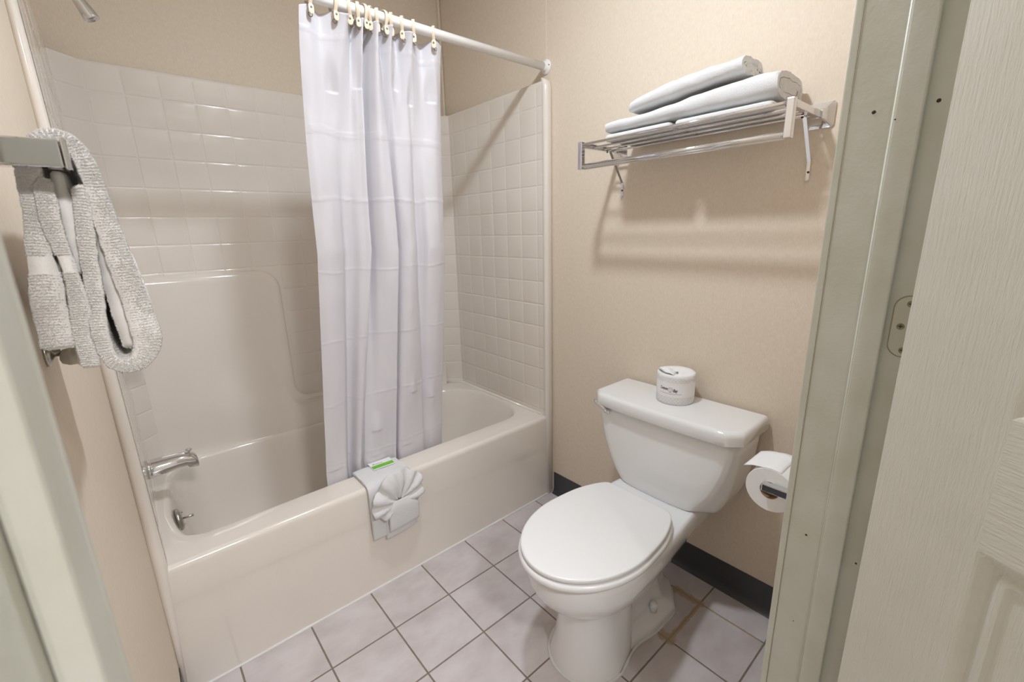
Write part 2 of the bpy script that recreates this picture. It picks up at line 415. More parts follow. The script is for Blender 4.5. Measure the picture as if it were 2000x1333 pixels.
# ------------------------------------------------------------------ the door, swung open towards the camera's side
DP = Vector((.794, -1.307, 0)); DD = Vector((-math.sin(math.radians(28)), -math.cos(math.radians(28)), 0)); DN = Vector((-DD.y*-1, DD.x*-1, 0))
DN = Vector((DD.y, -DD.x, 0)).normalized()          # towards the opening
if DN.x > 0: DN = -DN
DW, DH = .71, 2.03
def door_build():
    prof = [(0, 0), (.003, -.001), (.008, -.0045), (.0125, -.009), (.017, -.009), (.021, -.0065), (.026, -.0065), (.030, -.0095), (.034, -.0105), (.060, -.0105), (.066, -.009), (.080, -.003), (.084, -.0025)]
    ps = [(.114, .322), (.388, .596)]; pz = [(.235, .930), (1.085, 1.62), (1.73, 1.92)]
    def lines(rngs, a, bb):
        L = {a, bb}
        for lo, hi in rngs:
            for d, _ in prof:
                if lo+d < (lo+hi)/2: L.add(round(lo+d, 5)); L.add(round(hi-d, 5))
            L.add((lo+hi)/2)
        return sorted(L)
    S = lines(ps, 0, DW); Z = lines(pz, 0.008, DH)
    def h(s, z):
        for lo, hi in ps:
            for l2, h2 in pz:
                d = min(s-lo, hi-s, z-l2, h2-z)
                if d > 0: return interp(prof, d)
        return 0
    b = MB()
    def rail(i, j):
        s = (S[i]+S[min(i+1, len(S)-1)])/2; z = (Z[j]+Z[min(j+1, len(Z)-1)])/2
        return 1 if (not any(l < z < q for l, q in pz)) and .114 < s < .596 else 0
    P = lambda s, z, n: DP+DD*s+Vector((0, 0, z))+DN*n
    b.grid(len(S), len(Z), lambda i, j: P(S[i], Z[j], h(S[i], Z[j])), mif=rail)
    b.add([P(0, .008, -.035), P(DW, .008, -.035), P(DW, DH, -.035), P(0, DH, -.035), P(0, .008, 0), P(DW, .008, 0), P(DW, DH, 0), P(0, DH, 0)],
          [(0, 1, 2, 3), (0, 4, 7, 3), (1, 5, 6, 2), (0, 1, 5, 4), (3, 2, 6, 7)])
    d = b.build('door_1', [M_DOORV, M_DOORH], smooth=False, origin=tuple(DP))
    d['_loc'] = tuple(DP)
    struct(d)
    # door knob near the free edge (out of the frame, but part of the door)
    b = MB(); k0 = P(DW-.06, .93, 0); b.lathe([(.03, 0), (.03, .004), (.012, .008), (.011, .03), (.024, .04), (.027, .052), (.02, .062), (.004, .065)], k0, DN, 24); b.build('door_knob', M_CHROME, d)
    b = MB()
    for z in (.2, 1.1525, 1.85):
        q = P(-.002, z, -.035); b.tube([q+Vector((0, 0, -.038)), q+Vector((0, 0, .038))], .005, 10)
    b.build('hinge_knuckle', M_BRUSH, d)
door_build()

# ------------------------------------------------------------------ bathtub with its moulded surround
TZ = .4176; XL, XR, YB = .023, 1.4813, .7586; ZT = 1.868; TS = .1023
tub = thing('bathtub', 'bone-coloured moulded bathtub with tile-patterned wall surround in the alcove', 'bathtub', (.76, .38, 0))
# basin and deck
OL = [(.18,.113),(.5,.119),(.9,.119),(1.24,.112),(1.354,.117),(1.416,.16),(1.455,.25),(1.464,.40),(1.445,.53),(1.379,.625),(1.27,.685),(1.1,.700),(.8,.703),(.5,.699),(.29,.695),(.163,.686),(.095,.63),(.066,.544),(.056,.394),(.055,.285),(.075,.164),(.115,.122)]
N = 240
ol = resample(catmull(OL, 12, True), N, True)
def flr(p, s):
    fx = .115+(p[0]-.055)/1.409*1.09; fy = .19+(p[1]-.113)/.572*.43
    return (lerp(p[0], fx, s), lerp(p[1], fy, s))
rx0, rx1, ry0, ry1 = XL-.003, XR+.004, .014, .7500
cx0, cy0 = .76, .42
def outer(p):
    dx, dy = p[0]-cx0, p[1]-cy0; t = 9e9
    for d, lo, hi, c in ((dx, rx0, rx1, cx0), (dy, ry0, ry1, cy0)):
        if d > 1e-9: t = min(t, (hi-c)/d)
        if d < -1e-9: t = min(t, (lo-c)/d)
    return [cx0+dx*t, cy0+dy*t]
oc = [outer(p) for p in ol]
for cxy in ((rx0, ry0), (rx1, ry0), (rx0, ry1), (rx1, ry1)):
    k = min(range(N), key=lambda i: (oc[i][0]-cxy[0])**2+(oc[i][1]-cxy[1])**2); oc[k] = list(cxy)
b = MB()
loops = [[(p[0], p[1], TZ) for p in oc]]
loops.append([(lerp(o[0], p[0], .5), lerp(o[1], p[1], .5), TZ) for o, p in zip(oc, ol)])
def scaled(p, e):
    d = Vector((p[0]-cx0, p[1]-cy0)); return (p[0]+d.x/max(.1, d.length)*e, p[1]+d.y/max(.1, d.length)*e)
for e, z in ((.012, TZ), (.006, TZ-.0008), (.0, TZ-.004), (-.004, TZ-.010)):
    loops.append([scaled(p, e)+(z,) for p in ol])
for z, s in ((.385, .06), (.33, .17), (.26, .32), (.19, .50), (.14, .66), (.11, .78), (.095, .88), (.088, 1.0)):
    loops.append([flr(scaled(p, -.004), s)+(z,) for p in ol])
ce = (.62, .42)
for q in (.7, .35): loops.append([(lerp(ce[0], flr(p, 1)[0], q), lerp(ce[1], flr(p, 1)[1], q), .083+.003*q) for p in ol])
b.loft(loops, True, False, True)
ap = [(.014, TZ), (.0115, TZ-.0006), (.0085, TZ-.0022), (.0045, TZ-.006), (.0015, TZ-.012), (.0005, TZ-.02), (-.0006, .33), (-.0008, .288), (-.0002, .279), (.0010, .268), (.0014, .25), (.0012, .12), (.0015, .03), (.001, 0)]
xs = [XL-.02+i*(LX-.003-XL+.02)/60 for i in range(61)]
def apx(i, z):
    # the apron's ends follow the flange
    a = lerp(.006, XL+.002, min(1, z/.41)); return lerp(a, XR+.012+.02*(1-z/.42), i/60)
# crease of the lower apron panel falls a little towards the right end
def apz(z, i):
    t = i/60
    return z+(.028*(1-t)-.02*t)*math.exp(-((z-.272)/.03)**2) if .2 < z < .34 else z
b.grid(61, len(ap), lambda i, j: (apx(i, ap[j][1]), ap[j][0], apz(ap[j][1], i)))
b.build('tub_basin', M_TUB, tub)
# surround: one continuous skin with pressed tile joints
GW = .0036
def gro(d):
    a = abs(d)
    if a > .0050: return 0
    if a > .0033: return .0002
    if a > .0016: return .0009
    return .0013
path = [(XL, 0.012), (XL, .695), (.093, YB), (1.411, YB), (XR, .695), (XR, 0.012)]
zl = [.4436+TS*k for k in range(14)]
offs = [-.0052, -.0038, -.0026, -.0013, 0, .0013, .0026, .0038, .0052]
ZS = sorted(set([round(TZ-.004, 5), round(ZT-.012, 5), round(ZT-.016, 5), round(ZT-.022, 5), round(ZT-.028, 5)]+[round(z+o, 5) for z in zl for o in offs if TZ < z+o < ZT-.013]))
def seglines(k, L):
    if k == 0: return [L-(.048+TS*i-.012) for i in range(7)][::-1]
    if k == 4: return [.695-(.048+TS*i)+.0 for i in range(7)][::-1]
    if k == 2: return [TS*i-.0043+.0 for i in range(0, 13)]
    return []
def xleft(z): return interp([(0, .010), (.43, .030), (1.75, .0175), (1.9, .0165)], z)
sur = MB()
cols = []   # (x, y, nx, ny, list of joints distance)
for k in range(5):
    a = Vector(path[k]); c = Vector(path[k+1]); L = (c-a).length; d = (c-a)/L; nrm = Vector((d.y, -d.x))   # towards the tub
    if k == 0: js = [.036+TS*i for i in range(7)]
    elif k == 4: js = [L-(.036+TS*i) for i in range(7)]
    elif k == 2: js = [TS*i-.0043 for i in range(1, 13)]
    else: js = []
    js = [j for j in js if .012 < j < L-.012]
    S = sorted(set([0.0, L]+[round(j+o, 5) for j in js for o in offs]+[round(e, 5) for e in (.002, .0045, .007, L-.002, L-.0045, L-.007)]+([.010, .013] if k == 0 else [])+([L-.010, L-.013] if k == 4 else [])))
    for s in S:
        gv = max([gro(s-j) for j in js]+[0])
        edge = 0
        if k > 0 and s < .0068: edge = gro(s)*.6
        if k < 4 and L-s < .0068: edge = gro(L-s)*.6
        p = a+d*s; n = nrm
        cols.append((p, n, max(gv, edge)))
def sp(i, j):
    p, n, g = cols[i]; z = ZS[j]
    gz = max(gro(z-q) for q in zl) if z > .44 else 0
    f = smooth(.012, .022, p.y) if abs(n.x) > .9 else 1
    f *= 1-smooth(ZT-.028, ZT-.014, z)
    q = p-n*max(g, gz)*f
    if abs(n.x) > .9 and q.x < .5: q.x += (xleft(z)+.0004-XL)*(1-smooth(.02, .40, q.y))
    return (q.x, q.y, z)
sur.grid(len(cols), len(ZS), sp)
# rounded top ledge back to the wall
led = [(0, ZT-.012), (.0008, ZT-.007), (.003, ZT-.003), (.007, ZT-.0008), (.012, ZT), (.030, ZT)]
def lp(i, j):
    p, n, g = cols[i]; d, z = led[j]
    lim = (p.x if abs(n.x) > .9 and p.x < .5 else 9)
    dd = min(d, .0205 if (p.x < .1 and abs(n.x) > .9) else 9)
    ex = (xleft(z)+.0004-XL)*(1-smooth(.02, .40, p.y)) if (abs(n.x) > .9 and p.x < .5) else 0
    if ex: dd = min(dd, .014)
    return (p.x-n.x*dd+ex, p.y-n.y*dd, z)
sur.grid(len(cols), len(led), lp)
sur.build('tile_surround', M_TUB, tub, auto=60)
# smooth raised back panel with a rounded shoulder, low shelf to the right
def arc(cx, cy, r, a0, a1, n=10): return [(cx+r*math.cos(lerp(a0, a1, k/n)), cy+r*math.sin(lerp(a0, a1, k/n))) for k in range(n+1)]
def pan(e):
    return [(.058, TZ-.01), (1.405-e, TZ-.01), (1.405-e, .48)]+arc(1.36, .505, .045-e, 0, PI/2, 8)+[(p[0], p[1]) for p in arc(.655, .615, .065+e, 1.5*PI, PI, 10)]+arc(.50, 1.060, .088-e, 0, PI/2, 14)+[(.058, 1.148-e)]
prot = [(-.004, 0), (.003, 0), (.008, .003), (.013, .009), (.017, .017), (.0192, .026), (.020, .036)]
b = MB()
b.loft([[(q[0], YB-d, q[1]) for q in pan(e)] for d, e in prot], True, False, True)
b.build('back_panel', M_TUB, tub, auto=45)
b = MB()
def rest(i, j):
    x = lerp(.10, 1.40, i/60); z = lerp(TZ-.012, lerp(.92, .535, smooth(.44, .60, x)), j/30)
    return (x, YB-.0185-.036*smooth(.14, .58, x)*(1-smooth(.41, lerp(.90, .53, smooth(.44, .60, x)), z))*(1-smooth(1.25, 1.4, x)), z)
b.grid(61, 31, rest); b.build('lower_backrest', M_TUB, tub)
# coved joint between deck and walls
b = MB()
cp = [(XL, .03), (XL, .69), (.09, YB-.003), (.30, YB-.003)]
def cove_run(pts, r):
    bb = []
    for i, p in enumerate(pts):
        bb.append((p[0], p[1], TZ))
    return bb
b.tube([(XR+.002, .03, TZ+.001), (XR+.002, .695, TZ+.001), (1.412, YB+.001, TZ+.001)], .009, 12); b.build('deck_cove', M_TUB, tub); b = MB()
b.tube([(XL-.002, .03, TZ+.001), (XL-.002, .695, TZ+.001), (.093, YB+.001, TZ+.001)], .007, 12)
b.build('deck_cove', M_TUB, tub)
# nailing flanges at the front edges
b = MB()
fr = [(XR+.004, .03), (XR+.0024, .015), (XR+.0004, .0105), (XR+.001, .003), (XR+.004, -.004), (XR+.010, -.0075), (XR+.018, -.008), (XR+.028, -.0065), (XR+.036, -.004), (LX-.001, -.001), (LX-.001, .03)]
b.loft([[(x, y, z) for x, y in fr] for z in (0, .4, 1.2, 1.845)]+[[(x, lerp(y, .02, .25), z) for x, y in fr] for z in (1.866,)]+[[(x, lerp(y, .02, .7), z) for x, y in fr] for z in (1.876,)])
b.build('side_flange', M_TUB, tub)
b = MB()
def flp(z):
    xi = xleft(z)
    xb = xi-.003
    return [(xb, .05, z), (xi, .012, z), (xi-.0005, .004, z), (xi-.003, -.002, z), (xi*.6, -.006, z), (xi*.3, -.006, z), (.0002, -.003, z), (.0002, .05, z)]
b.loft([flp(z) for z in (0, .2, .43, .9, 1.3, 1.75, 1.868)])
b.build('side_flange', M_TUB, tub)
# overflow plate with trip lever, drain
ov = MB(); oc_ = Vector((.0745, .385, .345)); oa = Vector((1, 0, .12)).normalized()
ov.lathe([(.0385, -.004), (.0385, .002), (.036, .006), (.028, .009), (.008, .011), (.002, .011)], oc_, oa, 32); ovp = ov.build('overflow_plate', M_BRUSH, tub)
b = MB(); b.tube([oc_+Vector((.008, 0, 0)), oc_+Vector((.022, -.004, .001)), oc_+Vector((.040, -.008, .004))], [.003, .0033, .0048], 12); lv = b.build('trip_lever', M_BRUSH, tub); lv.parent = ovp
for s_ in (-1, 1):
    b = MB(); b.lathe([(.004, .009), (.0045, .0125), (.001, .0135)], oc_+Vector((0, .0, .024*s_)), oa, 12); b.build('plate_screw', M_BRUSH, tub).parent = ovp
b = MB(); b.lathe([(.03, .0), (.03, .002), (.024, .003), (.004, .003)], (.22, .42, .085), (0, 0, 1), 24); b.build('drain', M_BRUSH, tub)
# caulk line where the apron meets the floor
b = MB()
pts = []
for k in range(90):
    x = .012+(LX-.02)*k/89; pts.append((x, -.001+.0012*noise.noise(Vector((x*9, 0, 0))), .001))
b.tube(pts, [.0052+.0022*noise.noise(Vector((p[0]*14, 3, 0))) for p in pts], 8); b.build('caulk_bead', M_CAULK, tub)

# ------------------------------------------------------------------ tub spout, shower head, valve
t = thing('tub_spout', 'chrome tub spout jutting from the left end wall over the bathtub', 'faucet', (XL, .39, .553))
b = MB(); n = 28
def sec(x, zc, ry, rzu, rzd):
    return [(x, .39+ry*math.cos(2*PI*k/n), zc+(rzu if math.sin(2*PI*k/n) > 0 else rzd)*math.sin(2*PI*k/n)) for k in range(n)]
b.loft([sec(XL, .553, .034, .031, .031), sec(XL+.012, .553, .034, .031, .031), sec(XL+.0125, .553, .0325, .0295, .0295), sec(XL+.014, .553, .0325, .0295, .0295), sec(.07, .554, .0315, .028, .0285), sec(.105, .555, .029, .026, .0255),
        sec(.128, .555, .027, .0245, .024), sec(.134, .552, .0265, .025, .031), sec(.148, .550, .0255, .023, .033), sec(.157, .546, .023, .018, .030), sec(.161, .541, .018, .010, .022)])
spb = b.build('spout_body', M_CHROME, t)
b = MB(); b.lathe([(.0035, -.004), (.0035, .008), (.0085, .011), (.0095, .0145), (.0075, .017), (.001, .0175)], (.139, .39, .571), (.15, 0, 1), 20); b.build('diverter_knob', M_CHROME, t).parent = spb
t = thing('overhead_shower', 'chrome bell-shaped shower head high over the left end of the tub', 'shower head', (0, .38, 1.99))
b = MB(); b.tube([(.0, .38, 1.995), (.03, .38, 1.998), (.06, .38, 1.99), (.085, .38, 1.968), (.10, .38, 1.945)], .009, 14); b.build('shower_arm', M_CHROME, t)
b = MB(); b.lathe([(.027, 0), (.027, .003), (.014, .012), (.010, .013)], (0, .38, 1.995), (1, 0, 0), 24); b.build('wall_flange', M_CHROME, t)
a = Vector((.040, 0, -.081)).normalized()
b = MB(); b.lathe([(.012, -.012), (.012, .0), (.0105, .004), (.0105, .012), (.0125, .03), (.016, .06), (.0185, .082), (.0188, .087), (.0175, .088), (.0165, .084), (.012, .082), (.002, .082)], (.1, .38, 1.945), a, 32); b.build('spray_bell', M_CHROME, t)
t = thing('shower_valve', 'round chrome shower valve mostly hidden behind the hanging towel', 'valve', (XL, .38, .955))
b = MB(); b.lathe([(.066, 0), (.066, .003), (.060, .009), (.028, .013), (.024, .014)], (XL, .38, .955), (1, 0, 0), 40); es = b.build('escutcheon', M_CHROME, t)
b = MB(); b.lathe([(.016, .01), (.016, .03), (.024, .034), (.024, .052), (.018, .056), (.002, .057)], (XL, .38, .955), (1, 0, 0), 12); b.build('valve_handle', M_CHROME, t).parent = es

# ------------------------------------------------------------------ curtain rod, curtain, rings
RY, RZ, RR = .030, 1.9255, .0150
t = thing('curtain_rod', 'white round shower curtain rod spanning the tub alcove', 'curtain rod', (.76, RY, RZ))
b = MB(); b.tube([(.012, RY, RZ), (LX-.010, RY, RZ)], RR, 24); b.build('rod_tube', M_ENAMEL, t)
for x, s in ((LX, -1), (0, 1)):
    b = MB(); b.lathe([(.0285, 0), (.0285, .003), (.027, .006), (.020, .009), (.0175, .012), (.0175, .020), (.0150, .0205)], (x, RY, RZ), (s, 0, 0), 36)
    fl = b.build('end_flange', M_ENAMEL, t)
    b = MB(); b.lathe([(.0028, 0), (.0028, .0015), (.001, .002)], (x+s*.007, RY-.023, RZ+.002), (s, 0, 0), 10); q = b.build('screw', M_DARK, t); q.parent = fl
HX = [.597, .664, .715, .737, .754, .777, .798, .818, .845, .882, .921, .997]
top = [(.570,.030),(.597,.030),(.630,.052),(.664,.030),(.692,.006),(.715,.030),(.726,.058),(.737,.030),(.745,.012),(.754,.030),(.766,.062),(.777,.030),(.786,.004),(.798,.030),(.806,.060),(.818,.030),(.832,.002),(.845,.030),(.866,.064),(.882,.030),(.900,.004),(.921,.030),(.960,.066),(.997,.030),(1.028,.040)]
mid = [(.545,.065),(.57,.055),(.60,.060),(.63,.083),(.65,.108),(.672,.100),(.69,.080),(.706,.073),(.724,.067),(.719,.108),(.735,.122),(.752,.090),(.775,.066),(.80,.058),(.820,.062),(.814,.112),(.830,.115),(.845,.082),(.872,.066),(.90,.080),(.915,.104),(.932,.090),(.95,.066),(.99,.070),(1.030,.094)]
bot = [(.50,.132),(.525,.126),(.55,.129),(.575,.136),(.592,.172),(.605,.168),(.614,.138),(.627,.132),(.64,.152),(.648,.136),(.68,.128),(.71,.130),(.745,.135),(.764,.131),(.771,.134),(.765,.168),(.778,.170),(.786,.134),(.82,.128),(.86,.132),(.902,.142),(.897,.166),(.92,.156),(.95,.146),(1.0,.160)]
nC = 14
TC, MC, BC = (resample2 if False else catmull)(top, nC), catmull(mid, nC), catmull(bot, nC)
zc = []
z = 1.905
creases = [1.845, 1.838, 1.595, 1.588, 1.581, 1.398, 1.392, 1.168, .936, .713, .486]
z0c, z1c = 1.905, .20
nz = 420
def curt(i, j):
    z = z0c+(z1c-z0c)*j/(nz-1); u = i/nC
    a, m, q = TC[i], MC[i], BC[i]
    if z > 1.23:
        f = smooth(1.905, 1.23, z) if False else (1.905-z)/(1.905-1.23); g = f**.55*(1) if f > 0 else 0
        g = g*g*(3-2*g)*.5+g*.5
        x = lerp(a[0], m[0], g); y = lerp(a[1], m[1], g)
    else:
        f = max(0, min(1, (1.23-z)/(1.23-.45)))
        x = lerp(m[0], q[0], f); y = lerp(m[1], q[1], f)
    if z < .46: y = max(y, .130)+.02*(.46-z)/.26*1.0
    # sag of the top hem between the rings
    k = min(range(12), key=lambda h: abs(HX[h]-a[0]))
    zz = z
    if z > 1.80:
        s = abs(a[0]-HX[k]); zz = z-min(.010, s*.28)*smooth(1.80, 1.905, z)
    # packaging folds pressed into the vinyl, cupped pouches below the pinched hem
    for c in creases:
        cc = c+.004*math.sin(a[0]*40+c*9)
        if abs(zz-cc) < .012: y -= .0016*math.exp(-((zz-cc)/.0022)**2); 
    y += .0022*noise.noise(Vector((x*14, z*7, 1.3)))+.0012*noise.noise(Vector((x*45, z*18, 4.3)))
    for (px, pz, rx, rz, am) in POUCH:
        d = ((x-px)/rx)**2+((z-pz)/rz)**2
        if d < 1: y += am*(1-d)**2*(1 if z > pz else .4)
    return (x, y, zz)
POUCH = [(.645, 1.70, .026, .11, .014), (.728, 1.72, .020, .12, .014), (.855, 1.74, .018, .09, .012), (.905, 1.70, .014, .12, .010), (.985, 1.72, .026, .12, .016), (.70, .56, .03, .09, -.008), (.86, .68, .025, .10, -.007), (.94, .63, .025, .09, -.006)]
b = MB(); b.grid(len(TC), nz, curt)
cur = thing('shower_curtain', 'white vinyl shower curtain gathered in folds, hanging inside the tub', 'curtain', (.78, .05, 1.9))
sheet = b.build('curtain_sheet', M_CURT, cur, solid=.0008)
ORD = ['first', 'second', 'third', 'fourth', 'fifth', 'sixth', 'seventh', 'eighth', 'ninth', 'tenth', 'eleventh', 'twelfth']
# one ring, then copies
ring0 = thing('curtain_ring', '', 'curtain ring', (HX[0], RY, RZ))
b = MB(); pts = []
for k in range(33):
    a = 2*PI*k/32; yy = .0215*math.sin(a); zz = .0215*math.cos(a)
    if zz < 0: zz *= 1.5; yy *= 1-.40*(-zz/.032)
    pts.append((HX[0], RY+yy, RZ+zz-.0015))
b.tube(pts, .0013, 12, cap=False, flat=4.0, upv=(0, 0, 1)); b.build('ring_band', M_CREAM, ring0)
b = MB(); b.loft([[(HX[0]+p, RY-.0150+d, RZ-.0360+q) for p, q in rrect2(.0072, .0125, .0065)] for d in (0, .003)]); tb = b.build('snap_tab', M_CREAM, ring0, bevel=.0008)
b = MB(); b.lathe([(.0030, 0), (.0030, .0012), (.001, .0018)], (HX[0], RY-.0150, RZ-.032), (0, -1, 0), 10); b.build('snap_button', M_RUST, ring0).parent = tb
rots = [.0, .15, -.75, -.5, .1, -.85, -.7, .1, -.8, -.85, -.7, -.95]
rings = [ring0]
for k in range(1, 12):
    r = ring0.copy(); C.objects.link(r); r.location = (HX[k], RY, RZ)
    for ch in list(ring0.children):
        c = ch.copy(); C.objects.link(c); c.parent = r
        for g in list(ch.children):
            d = g.copy(); C.objects.link(d); d.parent = c
    rings.append(r)
for k, r in enumerate(rings):
    r['label'] = f'cream plastic curtain ring, {ORD[k]} from the left along the white rod'; r['category'] = 'curtain ring'; r['group'] = 'curtain rings on the shower rod'
    r.rotation_euler = (0, 0, rots[k]*.8)
    b = MB(); g = []
    for q in range(17):
        a = 2*PI*q/16; g.append((HX[k]+.0055*math.cos(a), RY-.0025, RZ-.0465+.0055*math.sin(a)))
    b.tube(g, .0012, 6, cap=False, upv=(0, 1, 0)); b.build('grommet', M_RUST, cur).parent = sheet

# ------------------------------------------------------------------ toilet
YC = -.680; NT_ = 96
toi = thing('toilet', 'white two-piece toilet with elongated bowl and closed lid', 'toilet', (1.15, YC, 0))
def oval(keys, z, n=NT_):
    # keys: (x, half width) from the front point to the back
    P = [(x, YC+w) for x, w in keys]; Q = [(x, YC-w) for x, w in keys[::-1]]
    if abs(keys[0][1]) < 1e-6: Q = Q[:-1]
    if abs(keys[-1][1]) < 1e-6: Q = Q[1:]
    c = catmull([p+(z,) for p in P+Q], 10, True)
    return [tuple(v) for v in resample(c, n, True)]
def egg(xf, xb, w, back, xm=None, wb=None, pinch=1.0):
    # front half ellipse then taper to a square back of half width `back`
    xm = xm if xm is not None else xf+.21*1.0
    ks = [(xf, 0)]
    for a in (.22, .45, .7, .95, 1.2, 1.4): ks.append((xm-(xm-xf)*math.cos(a), w*math.sin(a)))
    ks.append((xm, w))
    for t in (.2, .4, .6, .8): 
        ks.append((lerp(xm, xb, t), lerp(w, back, smooth(0, 1, t))))
    ks.append((xb-.006, back)); ks.append((xb, back-.012)); ks.append((xb, back*.4))
    return ks
bowl = MB()
L = []
for z, xf, xb, w, bk, xm in [(.392, .790, 1.47, .150, .120, .985), (.3935, .785, 1.475, .158, .128, .985), (.392, .776, 1.478, .166, .134, .985), (.385, .769, 1.48, .172, .138, .985), (.365, .766, 1.48, .174, .140, .985),
                             (.330, .772, 1.475, .170, .135, .985), (.295, .787, 1.45, .160, .125, .99), (.268, .808, 1.42, .145, .112, .995), (.250, .830, 1.38, .128, .098, 1.0),
                             (.238, .855, 1.33, .110, .080, 1.0), (.228, .874, 1.30, .098, .070, .99), (.205, .880, 1.29, .090, .064, .985), (.15, .880, 1.28, .092, .060, .985),
                             (.08, .872, 1.28, .100, .060, .985), (.03, .862, 1.28, .112, .070, .985), (.006, .855, 1.28, .120, .075, .985), (.0, .855, 1.28, .120, .075, .985)]:
    if z < .24:
        ks = [(xf, 0)]
        for a in (.22, .45, .7, .95, 1.2, 1.4): ks.append((xm-(xm-xf)*math.cos(a), w*math.sin(a)))
        wb = lerp(.098, .090, z/.24)
        ks += [(xm, lerp(w, wb, .1)), (1.03, lerp(w, wb, .6)), (1.066, wb), (1.078, wb-.004), (1.082, wb-.018), (1.084, .056), (1.14, .05), (xb-.006, .05), (xb, .04), (xb, .02)]
        L.append(oval(ks, z)); continue
    L.append(oval(egg(xf, xb, w, bk, xm), z))
bowl.loft(L, True, True, True)
# foot and trapway behind the pedestal
def foot(z, w, x0, x1, r=.03):
    return oval([(x0, w*.5), (x0+.005, w*.8), (x0+.10, w*.86), (x0+.19, w*.99), (x0+.25, w), (x1-.095, w), (x1-.082, w*.93), (x1-.012, w*.45), (x1, w*.30)], z)
bowl.loft([foot(0, .114, .99, 1.395), foot(.020, .114, .99, 1.395), foot(.027, .112, .99, 1.393), foot(.031, .107, .99, 1.39), foot(.038, .097, .99, 1.385), foot(.047, .080, .99, 1.375), foot(.062, .070, .99, 1.37),
           foot(.10, .066, .99, 1.36), foot(.16, .060, .99, 1.34), foot(.26, .065, .99, 1.34), foot(.33, .09, .99, 1.40)], True, True, True)
bowl.build('bowl', M_CHINA, toi, auto=70)
b = MB(); fl = [p for p in oval(egg(.853, 1.30, .122, .10, .985), .0)]
base = [(x, y) for x, y, z in fl if x < 1.0]
R_ = sorted([p for p in base if p[1] <= YC], key=lambda p: -p[0]); L_ = sorted([p for p in base if p[1] > YC], key=lambda p: p[0])
pts = [(1.39, YC-.05), (1.31, YC-.107), (1.29, YC-.1145), (1.18, YC-.1145), (1.09, YC-.100)]+[tuple(p) for p in R_]+[tuple(p) for p in L_]+[(1.09, YC+.10), (1.18, YC+.1145), (1.30, YC+.114)]
pts = resample(catmull([(p[0], p[1]) for p in pts], 3), 150)
b.tube([(p[0], p[1], .001) for p in pts], [.0045+.0015*noise.noise(Vector((p[0]*20, p[1]*20, 0))) for p in pts], 8); b.build('caulk_bead', M_CAULK, toi)
for s in (-1, 1):
    b = MB(); b.lathe([(.0135, -.006), (.0135, .016), (.0125, .022), (.009, .0265), (.001, .028)], (1.213, YC+s*.082, .050), (0, s*.12, 1), 24); b.build('bolt_cap', M_SEAT, toi)
# seat ring and lid
def seat_keys(e=0):
    xf, xb, w = .748-e, 1.218+e*.5, .180+e
    ks = [(xf, 0)]
    for a in (.2, .42, .65, .9, 1.15, 1.38): ks.append((.985-(.985-xf)*math.cos(a)**1.0, w*math.sin(a)))
    ks += [(.985, w), (xb-.178, w*.985), (xb-.118, w*.945), (xb-.068, w*.87), (xb-.030, w*.78), (xb-.008, w*.70), (xb+.0, w*.62), (xb+.002, w*.3)]
    return ks
def ring_loop(z, e): return oval(seat_keys(e), z)
b = MB()
b.loft([ring_loop(.3965, -.010), ring_loop(.3975, -.003), ring_loop(.401, .0025), ring_loop(.407, .004), ring_loop(.413, .0025), ring_loop(.4170, -.001), ring_loop(.4190, -.007), ring_loop(.4195, -.013)]); b.build('seat_ring', M_SEAT, toi)
b = MB()
b.loft([ring_loop(.4215, -.010), ring_loop(.4220, -.005), ring_loop(.4240, -.0028), ring_loop(.4305, -.0028), ring_loop(.4330, -.0038), ring_loop(.4345, -.006), ring_loop(.4352, -.011), ring_loop(.4362, -.03), ring_loop(.4374, -.08)]); ld = b.build('seat_lid', M_SEAT, toi)
b = MB()
for k in range(5): b.box((1.196, YC-.052+k*.009, .4348), (1.199, YC-.049+k*.009, .4356))
b.build('embossed_mark', simple('grey_mark', (150, 148, 146), .5), toi, smooth=False)
# tank
def tank_loop(z, hw, xf, xb=1.508, bow=.012, r=.028, n=10):
    out = []
    xfr = lambda y: xf-bow*(1-(y/hw)**2)+bow
    # front from -hw to hw, corners rounded
    pts = []
    for k in range(n+1): a = PI/2*k/n; pts.append((xb-.008+.008*math.cos(a), hw-.008+.008*math.sin(a)))
    for k in range(n+1): a = PI/2+PI/2*k/n; pts.append((xf+r+r*math.cos(a), hw-r+r*math.sin(a)))
    for k in range(1, 16):
        y = lerp(hw-r, -hw+r, k/16); pts.append((xf-bow*(1-(y/(hw-r))**2), y))
    for k in range(n+1): a = PI+PI/2*k/n; pts.append((xf+r+r*math.cos(a), -hw+r+r*math.sin(a)))
    for k in range(n+1): a = 1.5*PI+PI/2*k/n; pts.append((xb-.008+.008*math.cos(a), -hw+.008+.008*math.sin(a)))
    return [(x, YC+y, z) for x, y in pts]
b = MB(); T = []
for z, hw, xf in [] and [(.667, .247, 1.318), (.60, .240, 1.322), (.55, .231, 1.325), (.51, .220, 1.329), (.475, .206, 1.333), (.445, .190, 1.338), (.42, .172, 1.343), (.402, .155, 1.348), (.393, .146, 1.352), (.389, .138, 1.358), (.388, .120, 1.37)]:
    T.append(tank_loop(z, hw, xf, bow=.010, r=min(.03, hw*.2)))
